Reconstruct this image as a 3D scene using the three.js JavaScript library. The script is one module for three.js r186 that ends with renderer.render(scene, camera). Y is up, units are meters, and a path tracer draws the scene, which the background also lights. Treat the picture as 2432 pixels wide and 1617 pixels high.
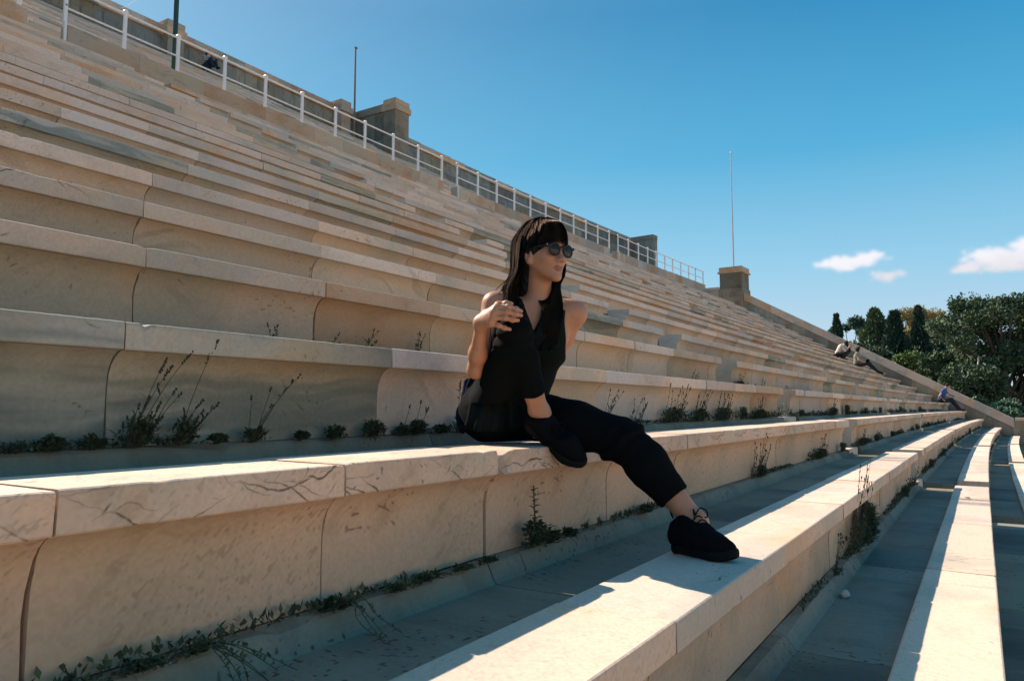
import * as THREE from 'three';
import { mergeGeometries, toCreasedNormals } from 'three/addons/utils/BufferGeometryUtils.js';

// ---------------------------------------------------------------- camera, sky, sun, exposure
const scene = new THREE.Scene();
const renderer = new THREE.WebGLRenderer({ antialias: true });
renderer.setSize(1024, 680);
renderer.toneMapping = THREE.LinearToneMapping;
renderer.toneMappingExposure = 1.72;
renderer.shadowMap.enabled = true;

const camera = new THREE.PerspectiveCamera(48.38, 1024 / 680, 0.05, 2000);
camera.position.set(0, 0.1444, 1.4109);
{
  const yaw = -0.5495, pitch = 0.0891;
  camera.lookAt(camera.position.x + Math.cos(yaw) * Math.cos(pitch), camera.position.y + Math.sin(pitch), camera.position.z + Math.sin(yaw) * Math.cos(pitch));
}
const SUN = new THREE.Vector3(0.124, 1, -1.15).normalize();

const clamp = (x, a = 0, b = 1) => Math.min(b, Math.max(a, x));
const lerp = (a, b, t) => a + (b - a) * t;
const smooth = (a, b, x) => { const t = clamp((x - a) / (b - a)); return t * t * (3 - 2 * t); };
function rng(seed) { let s = seed >>> 0; return () => { s = (s + 0x6D2B79F5) >>> 0; let t = s; t = Math.imul(t ^ (t >>> 15), t | 1); t ^= t + Math.imul(t ^ (t >>> 7), t | 61); return ((t ^ (t >>> 14)) >>> 0) / 4294967296; }; }
function hash3(x, y, z) { let h = Math.imul(x, 374761393) ^ Math.imul(y, 668265263) ^ Math.imul(z, 2147483647 - 1274126177); h = Math.imul(h ^ (h >>> 13), 1274126177); h ^= h >>> 16; h = Math.imul(h, 2246822519); h ^= h >>> 13; return (h >>> 0) / 4294967296; }
function noise3(x, y, z) {
  const xi = Math.floor(x), yi = Math.floor(y), zi = Math.floor(z); let fx = x - xi, fy = y - yi, fz = z - zi;
  fx = fx * fx * (3 - 2 * fx); fy = fy * fy * (3 - 2 * fy); fz = fz * fz * (3 - 2 * fz);
  const c = (a, b, d) => hash3(xi + a, yi + b, zi + d);
  return lerp(lerp(lerp(c(0, 0, 0), c(1, 0, 0), fx), lerp(c(0, 1, 0), c(1, 1, 0), fx), fy), lerp(lerp(c(0, 0, 1), c(1, 0, 1), fx), lerp(c(0, 1, 1), c(1, 1, 1), fx), fy), fz);
}
const fbm3 = (x, y, z, o = 4) => { let a = 0.5, s = 0, n = 0; for (let i = 0; i < o; i++) { s += a * noise3(x, y, z); n += a; a *= 0.5; x = x * 2.03 + 17.1; y = y * 2.03 + 5.7; z = z * 2.03 + 9.2; } return s / n; };

// the sky: clear blue air, paler to the horizon and towards the sun, two small wisps of cloud
{
  const w = 2048, h = 1024, data = new Float32Array(w * h * 4);
  const stops = [[-90, .30, .29, .27], [-3, .34, .36, .38], [0, .45, .505, .57], [5, .35, .475, .575], [10, .21, .425, .575], [18, .055, .292, .49], [28, .004, .172, .36], [50, .004, .13, .29], [90, .006, .12, .26]];
  const blob = (az, el, ca, ce, ra, re) => { const x = (az - ca) / ra, y = (el - ce) / re; return 1 - Math.sqrt(x * x + y * y); };
  for (let j = 0; j < h; j++) {
    const el = 90 - (j + 0.5) / h * 180, er = el * Math.PI / 180;
    let k = 0; while (k < stops.length - 2 && el > stops[k + 1][0]) k++;
    const A = stops[k], B = stops[k + 1], t = clamp((el - A[0]) / (B[0] - A[0]));
    const b0 = lerp(A[1], B[1], t), b1 = lerp(A[2], B[2], t), b2 = lerp(A[3], B[3], t);
    for (let i = 0; i < w; i++) {
      const u = (i + 0.5) / w, ph = (u - 0.5) * 2 * Math.PI; // three: u = atan2(z, x)/2pi + 0.5
      const dx = Math.cos(er) * Math.cos(ph), dy = Math.sin(er), dz = Math.cos(er) * Math.sin(ph);
      const g = Math.acos(clamp(dx * SUN.x + dy * SUN.y + dz * SUN.z, -1, 1)) * 180 / Math.PI;
      const gl = el > -3 ? 0.66 * Math.exp(-g / 19) : 0;
      const SK = 0.83; let r = (b0 + gl) * SK, gg = (b1 + gl * 0.95) * SK, b = (b2 + gl * 0.85) * SK;
      const az = Math.atan2(-dz, dx) * 180 / Math.PI;
      if (el > 7 && el < 12.5 && az > -8 && az < 12) {
        const n = fbm3(az * 1.1 + 7, el * 2.6, 3.3, 5), n2 = fbm3(az * 3.1, el * 4.5, 8.1, 4);
        let c = Math.max(blob(az, el, 7.5, 10.0, 2.0, .62), blob(az, el, 6.2, 10.1, 1.5, .55), blob(az, el, 4.9, 8.95, 1.25, .5) - .12, blob(az, el, -2.0, 9.5, 3.0, .95), blob(az, el, -3.4, 9.9, 2.2, .95), blob(az, el, 0.1, 9.1, 1.3, .45) - .05);
        c = smooth(0.02, 0.5, c + (n - 0.5) * 1.5 + (n2 - 0.5) * 0.55);
        const lit = 0.80 + 0.2 * smooth(8.6, 10.2, el + (n - .5) * 1.5);
        r = lerp(r, .60 * lit, c * .86); gg = lerp(gg, .565 * lit, c * .86); b = lerp(b, .585 * lit, c * .86);
      }
      const o = (j * w + i) * 4; data[o] = r; data[o + 1] = gg; data[o + 2] = b; data[o + 3] = 1;
    }
  }
  // equirect rows run bottom-up for a DataTexture without flipY
  const flip = new Float32Array(w * h * 4); for (let j = 0; j < h; j++) flip.set(data.subarray(j * w * 4, (j + 1) * w * 4), (h - 1 - j) * w * 4);
  const tex = new THREE.DataTexture(flip, w, h, THREE.RGBAFormat, THREE.FloatType);
  tex.mapping = THREE.EquirectangularReflectionMapping; tex.magFilter = THREE.LinearFilter; tex.minFilter = THREE.LinearFilter; tex.needsUpdate = true;
  scene.background = tex; scene.environment = tex;
}
const sun = new THREE.DirectionalLight(new THREE.Color(1.0, 0.83, 0.69), 5.0);
sun.position.copy(SUN).multiplyScalar(120); sun.castShadow = true; sun.shadow.radius = 1;
sun.shadow.mapSize.set(4096, 4096);
Object.assign(sun.shadow.camera, { left: -80, right: 80, top: 80, bottom: -80, near: 1, far: 320 });
scene.add(sun); scene.add(sun.target);

// ---------------------------------------------------------------- naming
const used = new Map();
function numbered(n) { const k = used.get(n) || 0; used.set(n, k + 1); return k ? `${n}_${String(k).padStart(3, '0')}` : n; }
function finish(o, name) { o.name = numbered(name); o.castShadow = o.receiveShadow = true; return o; }
function thing(name, label, category, group, pos) { const o = new THREE.Group(); o.name = numbered(name); o.userData = { label, category }; if (group) o.userData.group = group; if (pos) o.position.set(...pos); scene.add(o); return o; }
function structure(name, label) { const o = new THREE.Group(); o.name = numbered(name); o.userData = { kind: 'structure' }; if (label) { o.userData.label = label; } scene.add(o); return o; }
function part(name, geo, mat, parent) { const m = finish(new THREE.Mesh(geo, mat), name); parent.add(m); return m; }
function tag(m, label, category, group, kind) { m.userData = { label, category }; if (group) m.userData.group = group; if (kind) m.userData.kind = kind; return m; }
// ---------------------------------------------------------------- procedural stone
// periodic value noise so that the 2 m tiles repeat without seams
function makeNoise(seed) {
  const N = 256, tab = new Float32Array(N * N), r = rng(seed); for (let i = 0; i < tab.length; i++) tab[i] = r();
  return (x, y, px, py) => {
    let xi = Math.floor(x), yi = Math.floor(y), fx = x - xi, fy = y - yi; fx = fx * fx * (3 - 2 * fx); fy = fy * fy * (3 - 2 * fy);
    const x0 = ((xi % px) + px) % px, x1 = (x0 + 1) % px, y0 = ((yi % py) + py) % py, y1 = (y0 + 1) % py;
    const a = tab[y0 * N + x0], b = tab[y0 * N + x1], c = tab[y1 * N + x0], d = tab[y1 * N + x1];
    return a + (b - a) * fx + (c - a + (a - b - c + d) * fx) * fy;
  };
}
const NZ = [1, 2, 3, 4, 5, 6].map(i => makeNoise(i * 977));
const fbmP = (n, x, y, p, q, o) => { let a = .5, s = 0, t = 0; for (let i = 0; i < o; i++) { s += a * n(x * p, y * q, p, q); t += a; a *= .55; p *= 2; q *= 2; if (p > 256 || q > 256) break; } return s / t; };
const toS = v => { v = clamp(v); return v <= .0031308 ? v * 12.92 * 255 : (1.055 * Math.pow(v, 1 / 2.4) - .055) * 255; };
function stoneTexture(size, f, bumpScale = 1) {
  const col = new Uint8Array(size * size * 4), bm = new Uint8Array(size * size * 4);
  for (let j = 0; j < size; j++) for (let i = 0; i < size; i++) {
    const c = f(i / size, j / size), o = (j * size + i) * 4;
    col[o] = toS(c[0]); col[o + 1] = toS(c[1]); col[o + 2] = toS(c[2]); col[o + 3] = 255;
    bm[o] = bm[o + 1] = bm[o + 2] = clamp(c[3]) * 255; bm[o + 3] = 255;
  }
  const mk = (d, srgb) => { const t = new THREE.DataTexture(d, size, size, THREE.RGBAFormat); t.wrapS = t.wrapT = THREE.RepeatWrapping; t.magFilter = THREE.LinearFilter; t.minFilter = THREE.LinearMipmapLinearFilter; t.generateMipmaps = true; if (srgb) t.colorSpace = THREE.SRGBColorSpace; t.needsUpdate = true; return t; };
  return { map: mk(col, true), bump: mk(bm, false) };
}
const mix3 = (a, b, t) => [lerp(a[0], b[0], t), lerp(a[1], b[1], t), lerp(a[2], b[2], t)];
// long thin cracks and veins wandering over a 2 m tile
function crackMask(size, seed, count, band) {
  const m = new Float32Array(size * size), r = rng(seed);
  const stamp = (x, y, w, k) => { const R = Math.ceil(w) + 1; for (let j = -R; j <= R; j++) for (let i = -R; i <= R; i++) { const X = ((Math.round(x) + i) % size + size) % size, Y = ((Math.round(y) + j) % size + size) % size, d = Math.hypot(Math.round(x) + i - x, Math.round(y) + j - y), v = k * clamp(w + .5 - d); if (v > m[Y * size + X]) m[Y * size + X] = v; } };
  const walk = (x, y, a, len, w, depth) => { let k = .5 + r() * .5, t = a; for (let i = 0; i < len; i++) { t += (r() - .5) * .5; t += (a - t) * .08; x += Math.cos(t); y += Math.sin(t); k = clamp(k + (r() - .48) * .22, .05, 1); if (band && (y < band[0] * size || y > band[1] * size)) return; const f = Math.sin(Math.PI * i / len); stamp(x, y, w * (.35 + .9 * f * k), k * (.4 + .6 * f)); if (depth && r() < .006) walk(x, y, a + (r() < .5 ? .7 : -.7), len * .3 * r() + 10, w * .7, depth - 1); } };
  for (let i = 0; i < count; i++) walk(r() * size, (band ? lerp(band[0], band[1], r()) : r()) * size, (r() - .5) * 1.1 + (r() < .5 ? 0 : Math.PI), 60 + r() * 240, .5 + r() * r() * 1.6, 2);
  return m;
}
function stone(opts) {
  const { base, tint1, tint2, band = 0, pits = 1, stain = [.13, .085, .05], stainAmt = .5, grey = .3, seed = 0, size = 1024, streak = 0, cracks = 0, fleck = .22, drag = 0, soil = 0 } = opts; const cm = cracks ? crackMask(size, 77 + seed, cracks, opts.band2) : null;
  const [n0, n1, n2, n3, n4, n5] = [0, 1, 2, 3, 4, 5].map(i => NZ[(i + seed) % 6]);
  const t = stoneTexture(size, (u, v) => {
    const wx = fbmP(n4, u, v, 4, 4, 3) - .5, wy = fbmP(n5, u, v, 4, 4, 3) - .5;
    const uu = u + wx * .12, vv = v + wy * .12;
    let c = mix3(base, tint1, smooth(.42, .72, fbmP(n0, uu, vv, 3, 4, 5)));
    c = mix3(c, tint2, grey * smooth(.45, .75, fbmP(n1, uu, vv, 3, 5, 5)));
    if (band) { const b = fbmP(n2, u + wx * .05, v + wy * .06 + wx * .05, 2, 22, 4); c = mix3(c, tint2, band * smooth(.42, .68, b)); c = mix3(c, base, band * .6 * smooth(.55, .75, fbmP(n3, u, v + wx * .04, 3, 30, 3))); }
    if (streak) { const s = fbmP(n3, u, v, 40, 4, 3); c = mix3(c, stain, streak * smooth(.55, .8, s) * .6); }
    if (drag) { const s = fbmP(n3, u + wx * .05, v, 5, 64, 4), s2 = fbmP(n1, u, v + wy * .02, 9, 120, 2); c = mix3(c, stain, drag * (smooth(.52, .74, s) * .6 + smooth(.6, .8, s2) * .35)); }
    if (soil) { const s = fbmP(n2, u + wx * .2, v + wy * .2, 2, 2, 6); c = mix3(c, stain, soil * smooth(.50, .66, s)); }
    // oblique smears and dark pits of weathering
    const ob = v + .07 * Math.sin(u * Math.PI * 2) + .03 * Math.sin(u * Math.PI * 4 + 1), sm = fbmP(n2, uu, ob + wy * .1, 5, 24, 5), smear = smooth(.60, .78, sm) * smooth(.50, .72, fbmP(n1, u, v, 4, 4, 4));
    c = mix3(c, stain, smear * .34 * stainAmt);
    const blot = smooth(.56, .80, fbmP(n3, uu, vv, 5, 7, 6)); c = mix3(c, mix3(c, stain, .5), blot * .5 * stainAmt);
    const p = fbmP(n5, u + wx * .02, ob, 110, 150, 2), pit = smooth(.82, .92, p) * smooth(.56, .72, fbmP(n0, v, u, 7, 7, 3)) * pits;
    // brown flecks and smears running obliquely through the bed of the stone
    const fa = fbmP(n1, u + v, v - u + wy * .08, 11, 44, 3), fl = smooth(.60, .80, fa) * smooth(.44, .64, fbmP(n2, v, u, 3, 3, 4)), fs = smooth(.70, .86, fbmP(n3, u + v, v - u, 100, 190, 2)) * smooth(.5, .68, fbmP(n4, u, v, 5, 5, 3));
    c = mix3(c, [c[0] * .52, c[1] * .44, c[2] * .36], fl * fleck * .62); c = mix3(c, [.16, .10, .06], fs * fleck * .7);
    c = mix3(c, [.10, .07, .045], Math.min(1, pit * .6));
    const ck = cm ? cm[Math.floor(v * size) * size + Math.floor(u * size)] : 0; c = mix3(c, [.06, .045, .03], ck * .85);
    const g = .93 + .14 * n4(u * 250, v * 250, 250, 250) * 1 + .05 * (n0(u * 120, v * 120, 120, 120) - .5);
    const hgt = .6 + .25 * (fbmP(n1, u, v, 32, 32, 4) - .5) + .12 * (n4(u * 250, v * 250, 250, 250) - .5) - .45 * pit - .2 * smear - .5 * ck;
    return [c[0] * g, c[1] * g, c[2] * g, hgt];
  });
  return new THREE.MeshStandardMaterial({ map: t.map, bumpMap: t.bump, bumpScale: .003, roughness: .82, vertexColors: true });
}
const M = {};
M.marble = stone({ base: [.62, .48, .375], tint1: [.60, .41, .27], tint2: [.44, .40, .325], grey: .8, stainAmt: .55, seed: 0, cracks: 2 });
M.marbleLip = stone({ base: [.64, .475, .36], tint1: [.62, .40, .25], tint2: [.47, .395, .30], grey: .6, fleck: .38, stainAmt: .7, seed: 0, cracks: 30, band2: [.300, .345] });
M.marbleB = stone({ base: [.65, .525, .43], tint1: [.63, .455, .33], tint2: [.50, .455, .385], grey: .7, stainAmt: .7, pits: 1.2, seed: 2, cracks: 4 });
M.marbleGrey = stone({ size: 768, base: [.43, .395, .315], tint1: [.45, .36, .24], tint2: [.205, .225, .19], grey: .6, band: .95, stainAmt: .45, seed: 1, cracks: 3 });
M.marbleOrange = stone({ size: 768, base: [.58, .40, .265], tint1: [.56, .32, .175], tint2: [.48, .42, .33], grey: .6, stainAmt: .8, seed: 3, cracks: 10 });
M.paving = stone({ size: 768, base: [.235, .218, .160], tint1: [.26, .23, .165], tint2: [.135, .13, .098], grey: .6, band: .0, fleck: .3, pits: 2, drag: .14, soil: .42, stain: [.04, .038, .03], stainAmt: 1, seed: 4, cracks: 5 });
M.coarse = stone({ size: 768, base: [.32, .275, .205], tint1: [.30, .225, .145], tint2: [.16, .16, .13], grey: .8, stainAmt: 1, stain: [.05, .045, .03], pits: 1.5, seed: 5, streak: .5 });
M.darkWall = stone({ size: 768, base: [.235, .225, .185], tint1: [.21, .19, .145], tint2: [.31, .285, .23], grey: .6, stainAmt: 1, stain: [.03, .028, .022], seed: 2, streak: .8 });
const plain = (c, rough = .8, metal = 0) => new THREE.MeshStandardMaterial({ color: new THREE.Color().setRGB(...c), roughness: rough, metalness: metal });

// ---------------------------------------------------------------- plan of the stadium: every tier is an offset of one gently bending curve
const K0 = 0.0005362633, K1 = 2.8136289e-05, TW = 0.72544, TH = 0.4;
const plan = (() => {
  const s0 = -40, ds = .25, n = 560, X = new Float64Array(n + 1), Z = new Float64Array(n + 1), th = s => K0 * s + K1 * s * s / 2;
  for (let i = 0; i < n; i++) { const a = th(s0 + (i + .5) * ds); X[i + 1] = X[i] + Math.cos(a) * ds; Z[i + 1] = Z[i] + Math.sin(a) * ds; }
  const k = Math.round(-s0 / ds), ox = X[k], oz = Z[k];
  return s => { const f = (s - s0) / ds, i = Math.floor(f), t = f - i, a = th(s); return [X[i] + (X[i + 1] - X[i]) * t - ox, Z[i] + (Z[i + 1] - Z[i]) * t - oz, a]; };
})();
// s metres along, d metres uphill from the woman's seat edge, y up
function pos(s, d, y) { const [x, z, a] = plan(s); return new THREE.Vector3(x + d * Math.sin(a), y, z - d * Math.cos(a)); }

// a block whose section (d, y) polygon runs along s from a to b. wear(i, s) shifts profile point i
function sweep(profile, a, b, { seg = 1, d0 = 0, y0 = 0, tint = [1, 1, 1], uo = 0, vo = 0, uvScale = 2, wear = null, crease = .6, closed = true, swapUV = false, faceTint = null } = {}) {
  const n = profile.length, P = [], U = [], C = [], idx = [], arc = [0];
  for (let i = 0; i < n; i++) { const p = profile[i], q = profile[(i + 1) % n]; arc.push(arc[i] + Math.hypot(q[0] - p[0], q[1] - p[1])); }
  const grid = [];
  for (let j = 0; j <= seg; j++) {
    const s = a + (b - a) * j / seg, row = [];
    for (let i = 0; i < n; i++) { const w = wear ? wear(i, s, j === 0 ? -1 : j === seg ? 1 : 0) : [0, 0, 0]; row.push(pos(s + (w[2] || 0), d0 + profile[i][0] + w[0], y0 + profile[i][1] + w[1])); }
    grid.push(row);
  }
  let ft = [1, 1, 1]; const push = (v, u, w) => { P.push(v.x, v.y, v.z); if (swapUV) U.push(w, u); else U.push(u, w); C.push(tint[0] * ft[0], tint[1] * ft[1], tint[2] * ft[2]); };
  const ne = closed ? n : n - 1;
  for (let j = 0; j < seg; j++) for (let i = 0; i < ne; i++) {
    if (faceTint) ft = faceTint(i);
    const i2 = (i + 1) % n, u0 = (a + (b - a) * j / seg) / uvScale + uo, u1 = (a + (b - a) * (j + 1) / seg) / uvScale + uo, v0 = arc[i] / uvScale + vo, v1 = arc[i + 1] / uvScale + vo;
    const A = grid[j][i], B = grid[j][i2], Cc = grid[j + 1][i2], Dd = grid[j + 1][i];
    push(A, u0, v0); push(Dd, u1, v0); push(B, u0, v1); push(Dd, u1, v0); push(Cc, u1, v1); push(B, u0, v1);
  }
  ft = [1, 1, 1];
  if (closed) {
    const tris = THREE.ShapeUtils.triangulateShape(profile.map(p => new THREE.Vector2(p[0], p[1])), []);
    for (const j of [0, seg]) for (const t of tris) { const o = j ? [t[0], t[2], t[1]] : t; for (const k of o) push(grid[j][k], profile[k][0] / uvScale + uo + .3, profile[k][1] / uvScale + vo + .3); }
  }
  const g = new THREE.BufferGeometry();
  g.setAttribute('position', new THREE.Float32BufferAttribute(P, 3)); g.setAttribute('uv', new THREE.Float32BufferAttribute(U, 2)); g.setAttribute('color', new THREE.Float32BufferAttribute(C, 3));
  return toCreasedNormals(g, crease);
}
// an axis-free box in (s, d, y) with a small bevel
function boxProfile(d0, d1, y0, y1, bev = .012) { return [[d0, y0], [d0, y1 - bev], [d0 + bev, y1], [d1 - bev, y1], [d1, y1 - bev], [d1, y0]]; }
// ---------------------------------------------------------------- the stand
const interp = (tab, x) => { if (x <= tab[0][0]) return tab[0][1]; for (let i = 1; i < tab.length; i++) if (x <= tab[i][0]) return lerp(tab[i - 1][1], tab[i][1], (x - tab[i - 1][0]) / (tab[i][0] - tab[i - 1][0])); return tab[tab.length - 1][1]; };
// stairways run uphill through gaps in the rows: start of each gap for a given row
const STAIRS = [
  n => interp([[-5, 11.5], [-3, 11.1], [-2, 10.9], [-1, 10.62], [0, 10.33], [1, 10.1], [2, 9.87], [7.5, 8.95], [16, 7.8], [20.5, 7.45]], n),
  n => interp([[-3, 22.53], [-2, 22.3], [0, 21.9], [1, 21.56], [2, 21.5], [3, 21.29], [20.5, 21.35]], n),
  n => interp([[-3, 33.9], [0, 33.4], [20.5, 34.9]], n)];
const GAP = .74, ROW_LO = -5, ROW_HI = 16;
const rowEnd = n => n >= 2 ? 44.58 : n === 1 ? 44.58 : n === 0 ? 44.58 : n === -1 ? 44.2 : 44.58;
const KNOWN = { 0: [-.02, .75, 1.48, 2.265, 3.28, 4.2, 5.06, 5.9, 6.73], 1: [.1, 1.3, 2.5, 3.6, 4.7, 5.8, 6.9, 7.86], 2: [.8, 1.82, 2.82, 3.8, 4.9], 3: [1.0, 2.25, 3.48, 4.7], 4: [1.4, 2.75, 4.15, 5.3], 5: [2.2, 3.5, 4.72, 5.9], 6: [1.7, 2.92, 4.1, 5.52, 6.7], '-1': [-.6, .7, 1.93, 3.45, 4.73, 5.39, 6.3, 7.31, 8.5] };
const blockProfile = (() => {
  const p = [[.354, -.35], [.085, -.372], [.086, -.24], [.085, -.19], [.080, -.155], [.070, -.128], [.054, -.107], [.038, -.094], [.024, -.0855], [.003, -.084], [0, -.080], [0, -.007], [.002, -.0025], [.007, 0], [.345, 0], [.354, -.008]];
  return p;
})();
// riser faces tinted darker and yellower, seat top faces tinted paler
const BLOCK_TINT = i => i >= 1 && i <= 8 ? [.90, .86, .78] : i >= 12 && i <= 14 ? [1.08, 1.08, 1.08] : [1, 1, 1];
const ORD = ['', 'first', 'second', 'third', 'fourth', 'fifth', 'sixth', 'seventh', 'eighth', 'ninth', 'tenth', 'eleventh', 'twelfth', 'thirteenth', 'fourteenth', 'fifteenth', 'sixteenth'];
function rowLabel(n) {
  if (n === 0) return 'long marble bench row on which the woman in black sits';
  if (n === -1) return 'marble bench row on which the woman rests her left foot';
  if (n === -2) return 'sunlit marble bench row just right of the one under her left foot';
  if (n === -3) return 'bench row at the right edge, bending away with only its far part in view';
  if (n < -3) return `low marble bench row near the arena, ${n === -4 ? 'next below the one at the right edge' : 'lowest of all the rows'}`;
  if (n === 1) return 'marble bench row directly behind and above the seated woman';
  if (n === 16) return 'topmost marble bench row below the walkway with the white railing';
  return `${ORD[n]} marble bench row uphill from the row the woman sits on`;
}
const WARM = [1.05, .985, .92];
function stoneTint(r, spread = 1) { const v = 1 + (r() - .5) * .34 * spread, w = (r() - .5) * .14 * spread; return [v * (1 + w), v, v * (1 - w * 1.4)]; }
function pickStone(r, n) { const q = r(); if (n <= 0) return n === -1 || q < .6 ? M.marble : M.marbleB; return q < .42 ? M.marble : q < .80 ? M.marbleB : q < .875 ? M.marbleGrey : M.marbleOrange; }

for (let n = ROW_LO; n <= ROW_HI; n++) {
  const r = rng(500 + n * 31), row = thing('bench_row', rowLabel(n), 'stone bench', 'marble bench rows of the lower tier');
  const gaps = STAIRS.map(f => [f(n), f(n) + GAP]), end = rowEnd(n);
  const breaks = []; let s = -5; const known = (KNOWN[n] || []).slice();
  const base = n === 0 || n === -1 ? .85 : n < -1 ? 1.9 : 1.12;
  let sPrev = n >= 7 ? -2 + n * .1 : n >= 3 ? -1.4 : -5;
  breaks.push(sPrev);
  let next = known.length ? known : [];
  if (next.length) { let q = next[0]; const pre = []; while (q - sPrev > 1.4) { q -= 1.1; pre.push(q); } breaks.push(...pre.reverse(), ...next); sPrev = next[next.length - 1]; }
  while (sPrev < end - .5) { sPrev += base * (.75 + r() * .6) * (sPrev > 25 ? 1.5 : 1); breaks.push(Math.min(sPrev, end)); }
  if (breaks[breaks.length - 1] < end) breaks.push(end);
  // cut at the stair gaps
  const spans = [];
  for (let i = 0; i + 1 < breaks.length; i++) {
    let parts = [[breaks[i], breaks[i + 1]]];
    for (const [ga, gb] of gaps) parts = parts.flatMap(([a, b]) => b <= ga || a >= gb ? [[a, b]] : [[a, Math.min(b, ga)], [Math.max(a, gb), b]].filter(q => q[1] - q[0] > .0));
    spans.push(...parts);
  }
  // join slivers left by the cuts
  for (let i = 0; i < spans.length - 1; i++) if (spans[i][1] - spans[i][0] < .3 && Math.abs(spans[i + 1][0] - spans[i][1]) < .01) { spans[i + 1][0] = spans[i][0]; spans.splice(i, 1); i--; }
  for (let i = 1; i < spans.length; i++) if (spans[i][1] - spans[i][0] < .3 && Math.abs(spans[i][0] - spans[i - 1][1]) < .01) { spans[i - 1][1] = spans[i][1]; spans.splice(i, 1); i--; }
  for (const [a, b] of spans) {
    if (b - a < .02) continue;
    const mid = (a + b) / 2, near = n <= 4 && n >= -2 && mid < 9, seg = near ? Math.ceil((b - a) / (n <= 1 && mid < 5 ? .022 : .04)) : mid < 14 && n < 9 ? Math.ceil((b - a) / .14) : 2;
    const jit = [(r() - .5) * .006, (r() - .5) * .004], g = .0012 + r() * .0016, broken = n === 0 && Math.abs(b - 2.265) < .01, broken2 = n === 0 && Math.abs(a - 2.265) < .01;
    const chipL = r() < .5 ? .012 + r() * .02 : .005, chipR = r() < .5 ? .012 + r() * .02 : .005;
    const wear = seg < 3 ? null : (i, ss, endk) => {
      let dd = 0, dy = 0, dsx = 0; const nz = noise3(ss * 38, n * 9 + i * .13, 3.1), nz2 = noise3(ss * 9, n * 5.3, 7.7);
      const edge = i >= 11 && i <= 13, low = i === 9 || i === 10;
      if (edge) { const c = .001 * nz + .012 * Math.pow(noise3(ss * 22, n * 5.3, 7.7), 12) * 1.6; dd += c; if (i !== 11) dy -= c * .8; else dy -= c * 1.4; }
      if (low) { dd += .0008 * nz + .012 * Math.pow(noise3(ss * 11, n * 3.1 + 40, 2), 10); }
      const da = ss - a, db = b - ss; // chipped corners at the joints
      if (edge || low) { for (const [q, c] of [[da, chipL], [db, chipR]]) if (q < c) { const k = (1 - q / c) * c * .24 * (.4 + nz); dd += k; if (edge) dy -= k * .7; } }
      if (broken && db < .045 && i >= 9 && i <= 13) { const k = (1 - db / .045); dd += k * (.035 + .05 * nz) * (i >= 11 ? 1.3 : .7); if (edge) dy -= k * .03; }
      if (broken2 && da < .05 && edge) { const k = (1 - da / .05); dd += k * (.03 + .04 * nz); dy -= k * .035; }
      if (endk && i >= 1 && i <= 9) dsx = -endk * .011 * Math.pow(noise3(i * .8 + 3, n * 4.7, endk * 9 + Math.round(a * 7)), 4);
      const wav = (noise3(ss * 2.3, .2, n) - .5) * .0009;
      return [dd + wav, dy + (i >= 13 && i <= 14 ? wav : 0), dsx];
    };
    const grey = n === 1 && Math.abs(a - 1.3) < .05, first1 = n === 1 && b < 1.35, mat = grey || first1 ? M.marbleGrey : n === 0 && mid < 9 ? M.marbleLip : n === 5 && a < 3.5 && b > 3 ? M.marbleGrey : pickStone(r, n);
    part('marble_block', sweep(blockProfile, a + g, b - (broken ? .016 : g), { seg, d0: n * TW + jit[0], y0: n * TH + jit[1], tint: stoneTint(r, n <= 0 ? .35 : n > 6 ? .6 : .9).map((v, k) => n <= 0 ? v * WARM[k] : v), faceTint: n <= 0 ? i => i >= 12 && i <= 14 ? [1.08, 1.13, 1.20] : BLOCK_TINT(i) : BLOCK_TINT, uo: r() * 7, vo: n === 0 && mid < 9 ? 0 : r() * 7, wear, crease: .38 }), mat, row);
  }
  // the footway behind the row's seats, with the raised kerb at the foot of the next row
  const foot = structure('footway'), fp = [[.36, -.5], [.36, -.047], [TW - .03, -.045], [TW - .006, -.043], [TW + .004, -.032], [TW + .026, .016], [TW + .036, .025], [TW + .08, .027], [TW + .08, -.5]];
  const top = n === ROW_HI;
  let q = n >= 3 ? -2 : -5; const cuts = [q]; while (q < 44.6) { q += 1.6 + r() * 1.6; cuts.push(Math.min(q, 44.6)); }
  if (!top) for (let i = 0; i + 1 < cuts.length; i++) {
    let parts = [[cuts[i], cuts[i + 1]]];
    for (const [ga, gb] of gaps) parts = parts.flatMap(([a, b]) => b <= ga || a >= gb ? [[a, b]] : [[a, Math.min(b, ga)], [Math.max(a, gb), b]].filter(z => z[1] - z[0] > .02));
    for (const [a, b] of parts) {
      const near = n <= 1 && a < 9, seg = near ? Math.ceil((b - a) / .06) : 3;
      const wear = (i, ss, e) => { const chip = (i === 5 || i === 6) ? -.03 * Math.pow(noise3(ss * 6, n, 4), 7) : 0, w = i >= 4 && i <= 7 ? .003 * (noise3(ss * 5, 1, n + 20) - .5) : 0; return [w, chip, 0]; };
      part('paving_slab', sweep(fp, a + .003, b - .003, { seg, d0: n * TW, y0: n * TH, tint: stoneTint(r, .9), uo: r() * 7, vo: r() * 7, wear, crease: .25, swapUV: true }), M.paving, foot);
    }
  }
}
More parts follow.
